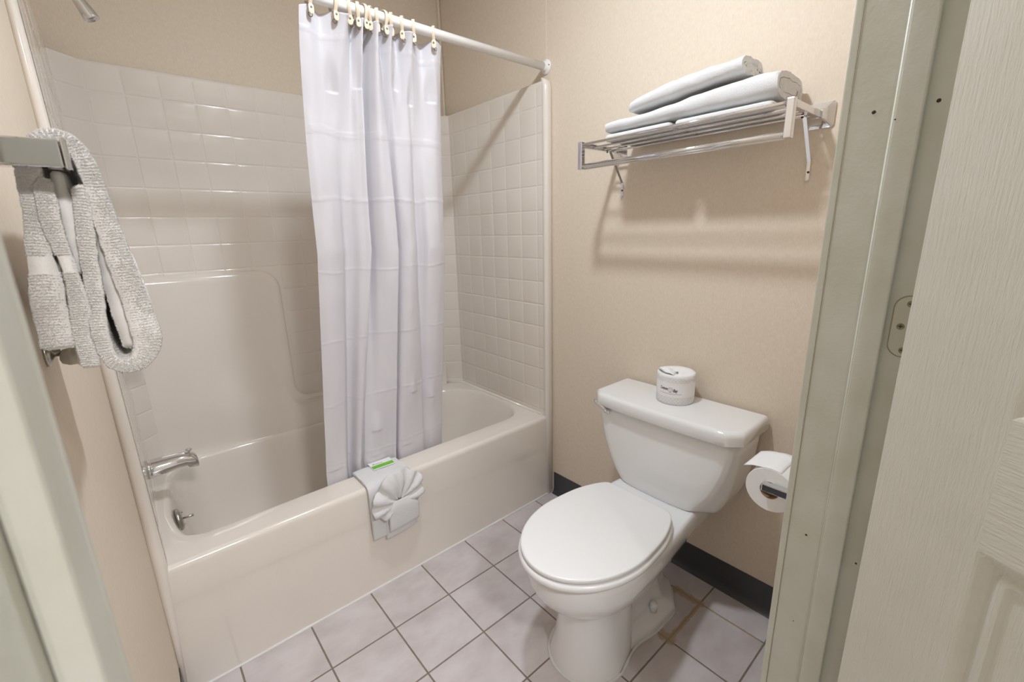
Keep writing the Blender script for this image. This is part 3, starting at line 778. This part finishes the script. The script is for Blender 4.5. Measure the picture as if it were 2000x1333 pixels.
def tloop(z, hf, hb, xf, c, xb=1.508, bow=.008):
    K = [(xb, 0), (xb, hb*.5), (xb, hb-.012), (xb-.012, hb), (xf+c+.06, hb), (xf+c+.012, hb-.0005), (xf+c-.006, hb-.006), (xf+.012, hf+.010), (xf+.003, hf-.004), (xf-.001, hf-.02), (xf-bow*.8, hf*.5), (xf-bow, 0)]
    P = []
    for (a0, b0), (a1, b1) in zip(K, K[1:]):
        for k in range(8): P.append((lerp(a0, a1, k/8), lerp(b0, b1, k/8)))
    P.append(K[-1]); F = P+[(x, -y) for x, y in P[::-1][1:-1]]
    # soften the outline
    for _ in range(3): F = [((F[i-1][0]+2*F[i][0]+F[(i+1) % len(F)][0])/4, (F[i-1][1]+2*F[i][1]+F[(i+1) % len(F)][1])/4) for i in range(len(F))]
    return [(x, YC+y, z) for x, y in F]
for z, hf, hb, xf, c in [(.667, .232, .250, 1.314, .030), (.62, .229, .248, 1.314, .031), (.57, .219, .243, 1.314, .034), (.53, .208, .237, 1.314, .038), (.49, .193, .229, 1.314, .043), (.46, .178, .221, 1.313, .048), (.43, .158, .210, 1.311, .054), (.41, .142, .201, 1.310, .058), (.398, .131, .195, 1.310, .060), (.392, .124, .190, 1.312, .061), (.389, .115, .182, 1.318, .060), (.3885, .09, .15, 1.34, .05)]:
    T.append(tloop(z, hf, hb, xf, c))
b.loft(T); b.build('tank', M_CHINA, toi)
def lid_loop(z, e, ch=.034):
    hw, xf, xb = .2655-e, 1.288+e, 1.513-e*.4
    P = [(xb, hw), (xb-.0, hw)]
    pts = [(xb, hw-.004), (xb-.004, hw), (xf+ch*1.25, hw), (xf+ch*1.15, hw-.001), (xf+.012, hw-ch*.9), (xf+.008, hw-ch-.002)]
    for k in range(0, 13):
        y = lerp(hw-ch-.01, -hw+ch+.01, k/12); pts.append((xf+.006-.010*(1-(y/(hw-ch))**2), y))
    pts += [(xf+.008, -hw+ch+.002), (xf+.012, -hw+ch*.9), (xf+ch*1.15, -hw+.001), (xf+ch*1.25, -hw), (xb-.004, -hw), (xb, -hw+.004)]
    return [(x, YC+y, z) for x, y in pts]
b = MB(); b.loft([lid_loop(.664, .012), lid_loop(.664, .003), lid_loop(.667, .0), lid_loop(.690, .0), lid_loop(.698, .001), lid_loop(.704, .004), lid_loop(.7075, .009), lid_loop(.7085, .016)]); b.build('tank_lid', M_CHINA, toi, auto=50)
b = MB(); pv = Vector((1.311, -.487, .646))
b.lathe([(.013, -.004), (.013, .003), (.011, .007), (.009, .012), (.0085, .016), (.005, .019), (.001, .0195)], pv+Vector((.006, 0, 0)), (-1, 0, 0), 24)
b.tube([pv+Vector((-.010, 0, 0)), pv+Vector((-.012, .014, .009)), pv+Vector((-.013, .032, .018)), pv+Vector((-.012, .050, .026)), pv+Vector((-.011, .058, .029))], [.0078, .0068, .0074, .0088, .0045], 14, flat=.8)
b.build('flush_lever', M_CHROME, toi)

# ------------------------------------------------------------------ wrapped toilet roll on the tank lid
RC = Vector((1.431, -.671, .7085)); RR2 = .0615; RH = .103
t = thing('wrapped_toilet_roll', 'unused toilet roll in printed paper wrapper standing on the toilet tank', 'toilet roll', tuple(RC))
b = MB(); n = 72
def rl(r, z, wob=0):
    return [(RC.x+(r+wob*noise.noise(Vector((math.cos(2*PI*k/n)*2.2, math.sin(2*PI*k/n)*2.2, z*30))))*math.cos(2*PI*k/n), RC.y+(r+wob*noise.noise(Vector((math.cos(2*PI*k/n)*2.2, math.sin(2*PI*k/n)*2.2, z*30))))*math.sin(2*PI*k/n), RC.z+z) for k in range(n)]
b.loft([rl(.05, 0), rl(RR2-.003, .0005), rl(RR2-.0005, .003), rl(RR2, .012, .0001), rl(RR2, .05, .0), rl(RR2, .09, .0001), rl(RR2-.0005, RH-.003, .0006), rl(RR2-.004, RH, .0015), rl(.04, RH-.0015, .003), rl(.02, RH-.005, .004), rl(.006, RH-.009, .004)])
# twisted paper tuft on top
cd_ = math.atan2(CAM.y-RC.y, CAM.x-RC.x)     # the printed face looks out into the room
def cyl(a, z, e=.0004): return (RC.x+(RR2+e)*math.cos(cd_+a), RC.y+(RR2+e)*math.sin(cd_+a), RC.z+z)
wr = b.build('wrapper', M_PAPER, t)
b = MB()
def tuft(i, j):
    u = i/14; v = j/8
    a = cd_-2.0+u*1.9
    r = lerp(.008, .058, v); h = RH-.004+.017*math.sin(u*PI)**.7*math.sin(v*PI*.75)+.006*noise.noise(Vector((u*5, v*4, 2)))
    return (RC.x+r*math.cos(a), RC.y+r*math.sin(a), RC.z+h+.002)
b.grid(15, 9, tuft)
b.build('paper_tuft', M_PAPER, t, solid=.0006)
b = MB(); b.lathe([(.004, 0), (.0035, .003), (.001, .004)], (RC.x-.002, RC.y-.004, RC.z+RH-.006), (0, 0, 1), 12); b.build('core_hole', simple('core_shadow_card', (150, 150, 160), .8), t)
# printed scallops
b = MB()
def arcs(a0, z0, R, mi, wdt=.00042, span=(0, PI)):
    P = []
    for k in range(9):
        q = lerp(span[0], span[1], k/8)
        for e in (R-wdt/2, R+wdt/2):
            P.append(cyl((a0*RR2+e*math.cos(q))/RR2, z0+e*math.sin(q)))
    b.add(P, [(2*k, 2*k+1, 2*k+3, 2*k+2) for k in range(8)], mi)
random.seed(3)
dA = .0115/RR2
for row, z0 in enumerate([.003, .0095, .016, .0225, .0295]):
    if z0 > .027 : continue
    for k in range(-16, 17):
        a0 = (k+.5*(row % 2))*dA
        for R in (.0057, .0038): arcs(a0, z0, R, 0, .00045)
for row, z0 in enumerate([.080, .0865, .093]):
    for k in range(-16, 17):
        a0 = (k+.5*(row % 2))*dA
        if random.random() < .12: continue
        for R in (.0057, .0036): arcs(a0, z0-.003, R, 0, .00045)
# thin rule under the name
P = []
for k in range(25):
    a = lerp(-.85, .35, k/24)
    for z in (.0395, .0401): P.append(cyl(a, z))
b.add(P, [(2*k, 2*k+1, 2*k+3, 2*k+2) for k in range(24)], 1)
# round cotton boll
for R, sp_ in ((.0082, (-.2*PI, 1.2*PI)), (.0060, (.9*PI, 2.1*PI)), (.0050, (-.1*PI, .9*PI)), (.0030, (0, 2*PI))): arcs(-.30+.05, .053, R, 2 if R < .008 else 1, .0006, sp_)
arcs(-.27, .0445, .0022, 1, .0007, (0, PI)); arcs(-.22, .0445, .0022, 1, .0007, (0, PI))
b.build('printed_pattern', [M_INKG, M_INK, M_INKR], t, smooth=False)
def wrap_text(txt, size, a_start, z, shear=.25, sx=.62, offset=0.0):
    cu = bpy.data.curves.new('printed_text', 'FONT'); cu.body = txt; cu.size = size; cu.shear = shear; cu.offset = offset
    o = bpy.data.objects.new('tmp', cu); C.objects.link(o)
    dg = bpy.context.evaluated_depsgraph_get(); me = bpy.data.meshes.new_from_object(o.evaluated_get(dg))
    bpy.data.objects.remove(o)
    V = [(v.co.x*sx, v.co.y) for v in me.vertices]; F = [tuple(p.vertices) for p in me.polygons]
    bb = MB()
    for q, dx in enumerate((0, .00025, .0005)): bb.add([cyl(a_start+(x+dx)/RR2, z+y, .0005+.0001*q) for x, y in V], F)
    return bb
wrap_text('Cotton', .0150, -.86, .0515).build('printed_text', M_INK, t, smooth=False)
wrap_text('Bay', .0150, -.11, .0475).build('printed_text', M_INK, t, smooth=False)

# ------------------------------------------------------------------ roll on its holder by the door casing
HC = Vector((1.14, -1.078, .672))
t = thing('toilet_roll_holder', 'square chrome toilet roll holder projecting from the wall beside the door jamb', 'toilet roll holder', (1.133, FY, .672))
b = MB(); b.box((1.124, -1.185, .676), (1.141, -1.066, .694)); b.box((1.128, -1.086, .677), (1.26, -1.070, .6925)); b.build('holder_arm', M_CHROME, t, bevel=.0015, smooth=False)
b = MB()
def pyr(c, ax, u, v, hs):
    c, ax, u, v = Vector(c), Vector(ax), Vector(u), Vector(v); out = []
    for h, s in hs: out.append([c+ax*h+u*(s*p)+v*(s*q) for p, q in rrect2(1, 1, .22, 4)])
    return out
b.loft(pyr((1.133, FY, .685), (0, 1, 0), (1, 0, 0), (0, 0, 1), [(0, .030), (.004, .030), (.008, .026), (.024, .011), (.030, .0105)])); b.build('wall_plate', M_CHROME, t, auto=35)
roll = MB(); n = 64
def rx(x, r, e=0): return [(x, HC.y+r*math.cos(2*PI*k/n), HC.z+r*math.sin(2*PI*k/n)) for k in range(n)]
roll.loft([rx(1.145, .021), rx(1.145, .0535), rx(1.147, .0545), rx(1.250, .0545), rx(1.252, .053), rx(1.252, .021), rx(1.145, .021)], True, False, False)
def flap(i, j):
    x = lerp(1.146, 1.251, i/8); s = j/14
    if s < .4:
        a = lerp(PI*.30, PI*.5, 1-s/.4) if False else lerp(PI*.62, PI*.40, s/.4); return (x, HC.y-.0552*math.cos(PI-a)*-1 if False else HC.y+.0552*math.cos(a), HC.z+.0552*math.sin(a))
    a = PI*.40; p = Vector((HC.y+.0552*math.cos(a), HC.z+.0552*math.sin(a))); u = (s-.4)/.6
    return (x, p.x+.046*u, p.y-.012*u+.003*math.sin(u*3)-.002*u*(i/8))
tr = thing('toilet_roll', 'white toilet roll on the chrome holder, its loose sheet lifted to the left', 'toilet roll', tuple(HC))
roll.build('paper_roll', M_PAPER, tr, auto=40)
b = MB(); b.grid(9, 15, flap); b.build('loose_sheet', M_PAPER, tr, solid=.0006)
b = MB(); b.loft([rx(1.1446, .0200), rx(1.1446, .0215), rx(1.2524, .0215), rx(1.2524, .0200), rx(1.1446, .0200)], True, False, False); b.build('cardboard_core', M_CORE, tr, auto=40)

# ------------------------------------------------------------------ towel shelf
t = thing('towel_shelf', 'chrome wall-mounted towel rack shelf above the toilet', 'towel rack', (LX, -.66, 1.555))
for y in (-.973, -.347):
    b = MB(); b.box((1.298, y-.0085, 1.478), (1.315, y+.0085, 1.565)); b.build('front_post', M_CHROME, t, bevel=.002, smooth=False)
    b = MB(); b.box((1.3155, y-.0075, 1.546), (LX-.028, y+.0075, 1.563)); b.build('side_arm', M_CHROME, t, bevel=.002, smooth=False)
    b = MB(); b.loft(pyr((LX, y, 1.555), (-1, 0, 0), (0, 1, 0), (0, 0, 1), [(0, .031), (.004, .031), (.007, .028), (.026, .0115), (.031, .0105)])); b.build('wall_plate', M_CHROME, t, auto=35)
    b = MB(); yb = y+.014*(1 if y < -.6 else -1)
    R = Matrix.Rotation(0, 3, 'Z')
    def strip(p, q, w=.0085, th=.0012):
        p, q = Vector(p), Vector(q); d = (q-p).normalized(); nn = Vector((d.z, 0, -d.x)); wv = Vector((0, w/2, 0))
        b.add([p-wv-nn*th, p+wv-nn*th, p+wv+nn*th, p-wv+nn*th, q-wv-nn*th, q+wv-nn*th, q+wv+nn*th, q-wv+nn*th], [(0,3,2,1),(4,5,6,7),(0,1,5,4),(1,2,6,5),(2,3,7,6),(3,0,4,7)])
    strip((1.425, yb, 1.545), (1.445, yb, 1.545)); strip((1.445, yb, 1.545), (LX-.004, yb, 1.445)); strip((LX-.004, yb, 1.446), (LX-.0015, yb, 1.398)); strip((LX-.002, yb, 1.398), (LX-.009, yb, 1.397))
    b.build('brace', M_ENAMEL if False else M_CHROME, t, smooth=False)
    b = MB(); b.lathe([(.0032, 0), (.003, .002), (.001, .003)], (LX-.003, yb-.001, 1.418), (-1, 0, 0), 14); b.build('screw', M_DARK, t)
    b = MB(); b.tube([(1.428, yb, 1.540), (1.428, yb, 1.549)], .003, 10); b.build('screw', M_DARK, t)
for x, z, r in ((1.307, 1.556, .0046), (1.362, 1.552, .0040), (1.418, 1.552, .0040), (1.474, 1.552, .0040), (1.306, 1.488, .0075), (1.318, 1.482, .0045)):
    b = MB(); b.tube([(x, -.965, z), (x, -.355, z)], r, 16); b.build('rod', M_CHROME, t)

# ------------------------------------------------------------------ towels: thick folded sheets
def sheet_loops(cl, th, map3):
    # cl: list of (a, b) centre line, th: list of thickness; closed outline
    P = [Vector(p) for p in cl]; n = len(P); Lf, Rt = [], []
    for i in range(n):
        d = (P[min(i+1, n-1)]-P[max(i-1, 0)]).normalized(); nn = Vector((-d.y, d.x)); h = th[i]/2
        if i == 0 or i == n-1: h *= .55
        Lf.append(P[i]+nn*h); Rt.append(P[i]-nn*h)
    return [map3(p) for p in Lf+Rt[::-1]], n
def extrude_sheet(b, stations, mi=0, close=True):
    # stations: list of (loop, n)
    n = stations[0][1]; loops = [s[0] for s in stations]; m = 2*n
    b.loft(loops, True, False, False, mi)
    for idx in ((0, len(loops)-1) if close else ()):
        base = len(b.v)-len(loops)*m+idx*m
        for i in range(n-1): b.f.append((base+i, base+i+1, base+m-2-i, base+m-1-i)); b.mi.append(mi)
def spiral(cx, cz, a, h, turns, th, e=.55, ph=-.6, steps=34):
    out = []
    for k in range(int(turns*steps)+1):
        f = ph+2*PI*k/steps; s = (k/steps)*th*1.10
        ca, sa = math.cos(f), math.sin(f)
        out.append((cx+max(.004, a-s)*math.copysign(abs(ca)**e, ca), cz+max(.003, h-s)*math.copysign(abs(sa)**e, sa)))
    return out
def shelf_towel(name, lab, y0, y1, x0, x1, zb, zt, turns, th, seed, flaps=None):
    b = MB(); st = []; ns = 46
    for k in range(ns):
        u = k/(ns-1)
        e = .005*math.sin(PI*min(1, u*14)*.5)+.003*math.sin(PI*min(1, (1-u)*14)*.5)-.008
        y = lerp(y0, y1, u); b0, t0 = zb(u), zt(u)
        nx = .004*noise.noise(Vector((u*6, seed, 0))); nz = .003*noise.noise(Vector((u*7, seed, 5)))
        h = (t0-b0)/2-th/2
        cl = spiral((x0+x1)/2+nx, (b0+t0)/2, (x1-x0)/2-th/2+e, h, turns, th)
        zf = b0+th*.5
        def m3(p, y=y, u=u):
            q = Vector((p.x*22, y*22, p.y*22+seed)); d = noise.noise(q)*.0045+noise.noise(q*3.1)*.0018
            r = Vector((p.x-(x0+x1)/2, p.y-(b0+t0)/2)); 
            r = r.normalized()*d*1.0 if r.length > 1e-5 else r*0
            zz = max(b0-.001, p.y+r.y)
            return (p.x+r.x, y+.004*noise.noise(Vector((p.x*60, p.y*60, seed))), zz)
        st.append(sheet_loops(resample(cl, 110), [th]*110, m3))
    extrude_sheet(b, st)
    if flaps:
        for (a, c) in flaps:
            b.loft([[(lerp(x0+.008, x1-.008, .5)+p*((x1-x0)/2-.008)*s, lerp(a, c, .5)+q*(c-a)/2*s2, z) for p, q in rrect2(1, 1, .12, 5)] for z, s, s2 in [(zb(.5)-.017, .95, .97), (zb(.5)-.015, 1, 1), (zb(.5)-.003, 1, 1), (zb(.5)+.002, .97, .98)]])
    o = b.build(name, M_TOWEL, origin=((x0+x1)/2, (y0+y1)/2, zb(0.5)), auto=80)
    return label(o, lab, 'towel', 'white towels on the chrome shelf')
shelf_towel('folded_towel', 'large white folded bath towel lying directly on the chrome shelf rods, under another', -.415, -.925, 1.325, 1.517,
            lambda u: 1.574, lambda u: interp([(0, 1.624), (.12, 1.627), (.3, 1.626), (.55, 1.642), (.85, 1.656), (1, 1.652)], u), 2.5, .0135, 3.3, flaps=[(-.42, -.648), (-.664, -.92)])
shelf_towel('folded_towel', 'smaller white rolled towel on top of the other towel on the shelf', -.500, -.835, 1.333, 1.485,
            lambda u: interp([(0, 1.620), (.4, 1.630), (1, 1.650)], u), lambda u: interp([(0, 1.672), (.4, 1.697), (1, 1.710)], u), 2.2, .0140, 9.1)

# ------------------------------------------------------------------ near towel on the left wall bar
t = thing('towel_bar', 'chrome square-ended towel bar on the left wall near the door', 'towel bar', (0, -.65, 1.349))
for y in (-.905, -.43):
    b = MB(); b.box((.004, y-.0085, 1.339), (.0625, y+.0085, 1.3585)); b.build('bar_post', M_CHROME, t, bevel=.0015, smooth=False)
    b = MB(); b.loft(pyr((0, y, 1.349), (1, 0, 0), (0, 1, 0), (0, 0, 1), [(0, .029), (.004, .029), (.007, .026), (.018, .012), (.022, .0115)])); b.build('wall_plate', M_CHROME, t, auto=35)
    b = MB(); b.box((.0628, y-.0095, 1.3375), (.0665, y+.0095, 1.3597)); b.build('end_cap', M_CHROME, t, bevel=.0015, smooth=False)
b = MB(); b.box((.050, -.8965, 1.3405), (.0655, -.4385, 1.3545)); b.build('cross_bar', M_CHROME, t, bevel=.002, smooth=False)
b = MB()
m1 = [(.031, 1.2005), (.032, 1.225), (.034, 1.255), (.036, 1.285), (.040, 1.315), (.043, 1.345), (.050, 1.3605), (.060, 1.3645), (.070, 1.358), (.0745, 1.340), (.0775, 1.310), (.080, 1.280), (.083, 1.250), (.0865, 1.222), (.0865, 1.197), (.079, 1.182), (.068, 1.180), (.060, 1.190), (.0585, 1.215), (.0610, 1.25), (.0640, 1.285), (.0670, 1.318), (.0665, 1.329)]
t1 = [.021, .020, .018, .013, .014, .012, .010, .010, .010, .011, .013, .015, .017, .018, .017, .014, .012, .0105, .0105, .010, .010, .009, .007]
m2 = [(.0475, 1.182), (.0480, 1.205), (.0495, 1.235), (.0490, 1.262), (.0475, 1.29), (.046, 1.32), (.049, 1.333)]
t2 = [.0125, .012, .0115, .008, .0105, .011, .007]
def dense(c, th, n): 
    q = catmull([a+(h,) for a, h in zip(c, th)], 10); r = resample(q, n)
    return [(v[0], v[1]) for v in r], [v[2] for v in r]
c1, h1 = dense(m1, t1, 230); c2, h2 = dense(m2, t2, 80)
tuft_pts = []
def near_part(cl, th, seed, depth=.27, ya=-.886):
    st = []; ns = 60
    for k in range(ns):
        u = k/(ns-1); y = ya+depth*(u**1.5)
        def m3(p, y=y, u=u):
            q = Vector((p.x*30, y*30, p.y*30+seed)); d = noise.noise(q)*.0022+noise.noise(q*4)*.0008
            f = smooth(1.345, 1.25, p.y) if p.y < 1.345 else 0
            f = max(0, min(1, (1.345-p.y)/.1))
            dx = f*.008*noise.noise(Vector((y*9, 2+seed, 0)))*min(1, u*4)
            return Vector((max(.006, p.x+d+dx), y+.003*noise.noise(Vector((p.x*40, p.y*40, seed))), p.y+d*.6))
        st.append(sheet_loops(cl, th, m3))
    extrude_sheet(b, st)
    return st
S1 = near_part(c1, h1, 1.7); S2 = near_part(c2, h2, 5.2)
c3, h3 = dense([(.0755, 1.335), (.0745, 1.30), (.0745, 1.26), (.0755, 1.222), (.0745, 1.193)], [.006, .011, .013, .015, .010], 60); S3 = near_part(c3, h3, 3.1, .24, -.881)
c4, h4 = dense([(.056, 1.340), (.0560, 1.31), (.0555, 1.28), (.0540, 1.26)], [.008, .011, .009, .006], 40); S4 = near_part(c4, h4, 4.1, .24, -.880)
# terry loops standing off the surface
random.seed(11)
def tufts(st, count):
    m = len(st[0][0])
    for _ in range(count):
        k = int((random.random()**2.2)*(len(st)-2)); i = random.randrange(m-1)
        A = Vector(st[k][0][i]); B_ = Vector(st[k][0][i+1]); D = Vector(st[k+1][0][i])
        p = A.lerp(B_, random.random())+(D-A)*random.random()
        nn = (B_-A).cross(D-A)
        if nn.length < 1e-12: continue
        nn.normalize()
        if 1.262 < p.z < 1.276 and p.x < .052: continue       # flat woven border
        if p.z < 1.192 and p.x < .056 and random.random() < .8: continue
        put_tuft(p, nn, 1)
def put_tuft(p, nn, s):
    q = (nn+Vector((random.uniform(-.7, .7), random.uniform(-.7, .7), random.uniform(-.9, .4)))).normalized()
    w_ = q.cross(Vector((random.random(), random.random(), random.random()))).normalized()*.00042
    L = random.uniform(.0008, .0018); e = p-nn*.0004
    mid = e+q*L*.6+w_*random.uniform(-1, 1); tip = e+q*L+Vector((0, 0, -.0004))
    v2 = w_.cross(q).normalized()*.00042
    b.add([e-w_, e+w_, e+v2, mid-w_*.9, mid+w_*.9, mid+v2*.9, tip], [(0, 1, 4, 3), (1, 2, 5, 4), (2, 0, 3, 5), (3, 4, 6), (4, 5, 6), (5, 3, 6)])
tufts(S1, 60000); tufts(S2, 11000); tufts(S3, 7000)
# tufts on the end faces turned to the room
for cl, th, st in ((c1, h1, S1), (c2, h2, S2)):
    n_ = len(cl); lp0 = st[0][0]
    for _ in range(int(22000*n_/230)):
        i = random.randrange(1, n_-1); A = Vector(lp0[i]); B_ = Vector(lp0[2*n_-1-i]); p = A.lerp(B_, random.random())
        p = p.lerp(Vector(lp0[i+1]), random.random()*.5)
        if 1.262 < p.z < 1.276 and p.x < .052: continue
        put_tuft(p, Vector((0, -1, 0)), 1)
o = b.build('hand_towel', M_TOWEL2, origin=(.055, -.70, 1.36), smooth=True)
label(o, 'thick ivory-white terry towel hanging folded over the chrome bar on the left wall', 'towel')
t = thing('robe_hook', 'small chrome hook with grey knob on left wall under the hanging towel', 'hook', (0, -.70, 1.165))
b = MB(); b.lathe([(.014, 0), (.014, .003), (.007, .006), (.004, .008), (.004, .013)], (0, -.70, 1.166), (1, 0, 0), 18); b.build('hook_plate', M_BRUSH, t)
b = MB(); b.lathe([(.004, .011), (.008, .013), (.010, .019), (.009, .026), (.004, .029), (.001, .0295)], (0, -.70, 1.163), (1, 0, -.15), 20); b.build('hook_knob', M_ACRYL, t)

# ------------------------------------------------------------------ display towel over the tub edge
b = MB(); X0, X1 = .588, .757
def edge_cl(u):
    return [(.122, .4255), (.10, .4262), (.06, .4270), (.03, .4268), (.008, .4245), (-.006, .416), (-.0125, .400), (-.0145, .37), (-.0150, .32), (-.0155, .27), (-.017, .236), (-.0175, .222)]
def tubtowel(b, cl, th, X0, X1, seed, lean=0):
    st = []
    c, h = dense(cl, th, 110)
    for k in range(30):
        u = k/29; x = lerp(X0, X1, u)
        e = 1-.25*(abs(2*u-1)**10)
        def m3(p, x=x, u=u):
            d = noise.noise(Vector((x*25, p.x*25, p.y*25+seed)))*.0022+noise.noise(Vector((x*80, p.x*80, p.y*80+seed)))*.0009
            bulge = .004*math.sin(u*PI)
            xx = x+(u-.5)*.0+lean*(.42-p.y)
            zz = p.y+d*.5+(.010*(u-.5)*smooth(.30, .22, p.y) if p.y < .3 else 0)
            dz = .430-.0
            if p.x > .0 and p.y > .4: return (xx, p.x, max(TZ+.0008, zz+d*.3))
            return (xx, p.x-bulge*smooth(.42, .36, p.y) if p.y < .42 else p.x, zz)
        hh = [v*e for v in h]
        st.append(sheet_loops(c, hh, m3))
    extrude_sheet(b, st)
tubtowel(b, edge_cl(0), [.012, .0135, .014, .014, .014, .014, .013, .012, .012, .012, .012, .010], X0, X1, 2.2)
inner = [(-.010, .40), (-.009, .35), (-.0065, .30), (-.0065, .25), (-.0065, .233)]
outerc = [(-.0480, .356), (-.0520, .335), (-.0500, .30), (-.046, .262), (-.043, .246)]
b0 = len(b.v)
tubtowel(b, outerc, [.007, .010, .011, .011, .008], .640, .756, 8.8)
for k in range(b0, len(b.v)):
    x, y, z = b.v[k]; f = smooth(.315, .357, z); u = (x-.640)/.116
    b.v[k] = (lerp(x, lerp(.657, .722, u), f), y, z+.004*u*f)
mid_ = [(-.0235, .350), (-.0255, .30), (-.0260, .25), (-.0255, .220), (-.024, .210)]
tubtowel(b, mid_, [.006, .009, .010, .010, .008], .634, .757, 6.1)
o = b.build('bath_mat_towel', M_TOWEL, origin=(.672, 0, .43), auto=80)
label(o, 'white towel folded over the front edge of the bathtub below the curtain', 'towel')
# fan-folded washcloth tucked into it
b = MB(); FC = Vector((.684, 0, .350))
def fan(i, j):
    u = i/180; v = j/26
    a = lerp(math.radians(232), math.radians(-42), u)
    R = interp([(0, .062), (.12, .086), (.28, .094), (.34, .082), (.40, .100), (.5, .106), (.65, .108), (.78, .100), (.9, .082), (1, .060)], u)
    R *= 1+.035*math.cos(u*2*PI*7)
    r = .010+R*v**.85
    fold = math.cos(u*2*PI*8.5+1.3*math.sin(u*9)+v*.7); fold = math.copysign(abs(fold)**.7, fold)
    dep = (.0095-.004*math.exp(-((u-.5)/.16)**2))*fold*(v**.9)+.004*(1-v)*math.cos(u*40)
    x = FC.x+r*math.cos(a)*.98+.004*noise.noise(Vector((u*8, v*3, 1))); z = FC.z+r*math.sin(a)
    if u > .82: z += -.012*v*(u-.82)/.18
    y = -.034-.020*math.sin(v*PI*.55)+.022*v*v+dep-.004
    if z > .40: y = max(y, -.030-.3*(z-.40)) if False else y+.0
    y += .0012*noise.noise(Vector((x*120, z*120, 3)))
    return (x, y-.004, z)
b.grid(181, 27, fan)
o = b.build('washcloth', M_TOWEL, origin=(.678, -.04, .36), solid=.0045, sub=0)
label(o, 'white washcloth pleated into a fan, tucked in the towel on the tub edge', 'washcloth')
# printed card lying on the towel
t = thing('amenity_card', 'small white card with a bright green band on the tub-edge towel', 'card', (.69, .09, .4355))
R = Matrix.Rotation(math.radians(-2), 3, 'Z')
b = MB(); b.box((-.043, -.030, -.0004), (.043, .030, .0004), R=R, at=(.692, .098, .4362)); b.build('card_sheet', M_CARD, t, smooth=False)
b = MB(); b.box((-.041, -.024, -.0003), (.041, -.002, .0003), R=R, at=(.692, .098, .4370)); b.build('green_band', M_GREEN, t, smooth=False)
b = MB()
random.seed(5)
def stroke(pts, r): b.tube([Vector((.692, .098, .4369))+R @ Vector((p[0], p[1], 0)) for p in pts], r, 5)
x = -.030
for k in range(9):
    h_ = random.uniform(.003, .009) if k < 2 else random.uniform(.002, .004)
    stroke([(x, .006), (x+.0016, .006+h_), (x+.003, .0065), (x+.0042, .008)], .0003); x += .0042
stroke([(-.034, .0045), (-.028, .016), (-.024, .012)], .0004)
b.build('card_script', M_INK, t)
b = MB(); b.box((.010, -.0085, 0), (.034, -.007, .0002), R=R, at=(.692, .098, .4374)); b.box((.004, -.012, 0), (.022, -.011, .0002), R=R, at=(.692, .098, .4374)); b.build('card_script', simple('pale_green_ink', (165, 220, 120), .5), t, smooth=False)

# ------------------------------------------------------------------ ceiling light, plus the added fill light in the bedroom
def ceiling_lamp(P, r, mat, lab):
    t = thing('ceiling_light', lab, 'ceiling light', (P[0], P[1], HZ))
    b = MB(); b.lathe([(r+.02, 0), (r+.02, .015), (r+.005, .02)], (P[0], P[1], HZ), (0, 0, -1), 40); b.build('lamp_base', M_ENAMEL, t)
    k = min(1, .062/r)
    b = MB(); b.lathe([(r, .018), (r*.97, .024), (r*.8, .031), (r*.5, .036), (r*.2, .038), (.004, .0385)], (P[0], P[1], HZ), (0, 0, -1), 40); b.build('glass_dome', mat, t)
ceiling_lamp(LAMP, LAMP_R, M_LAMP, 'small flush ceiling light with a glowing glass dome above the toilet')
ceiling_lamp(LAMP2, FILL_R, M_FILL, 'added unseen fill light, shaped as a wide flush ceiling light, on the bedroom side of the doorway')

for o in bpy.data.objects:
    if '_loc' in o: del o['_loc']
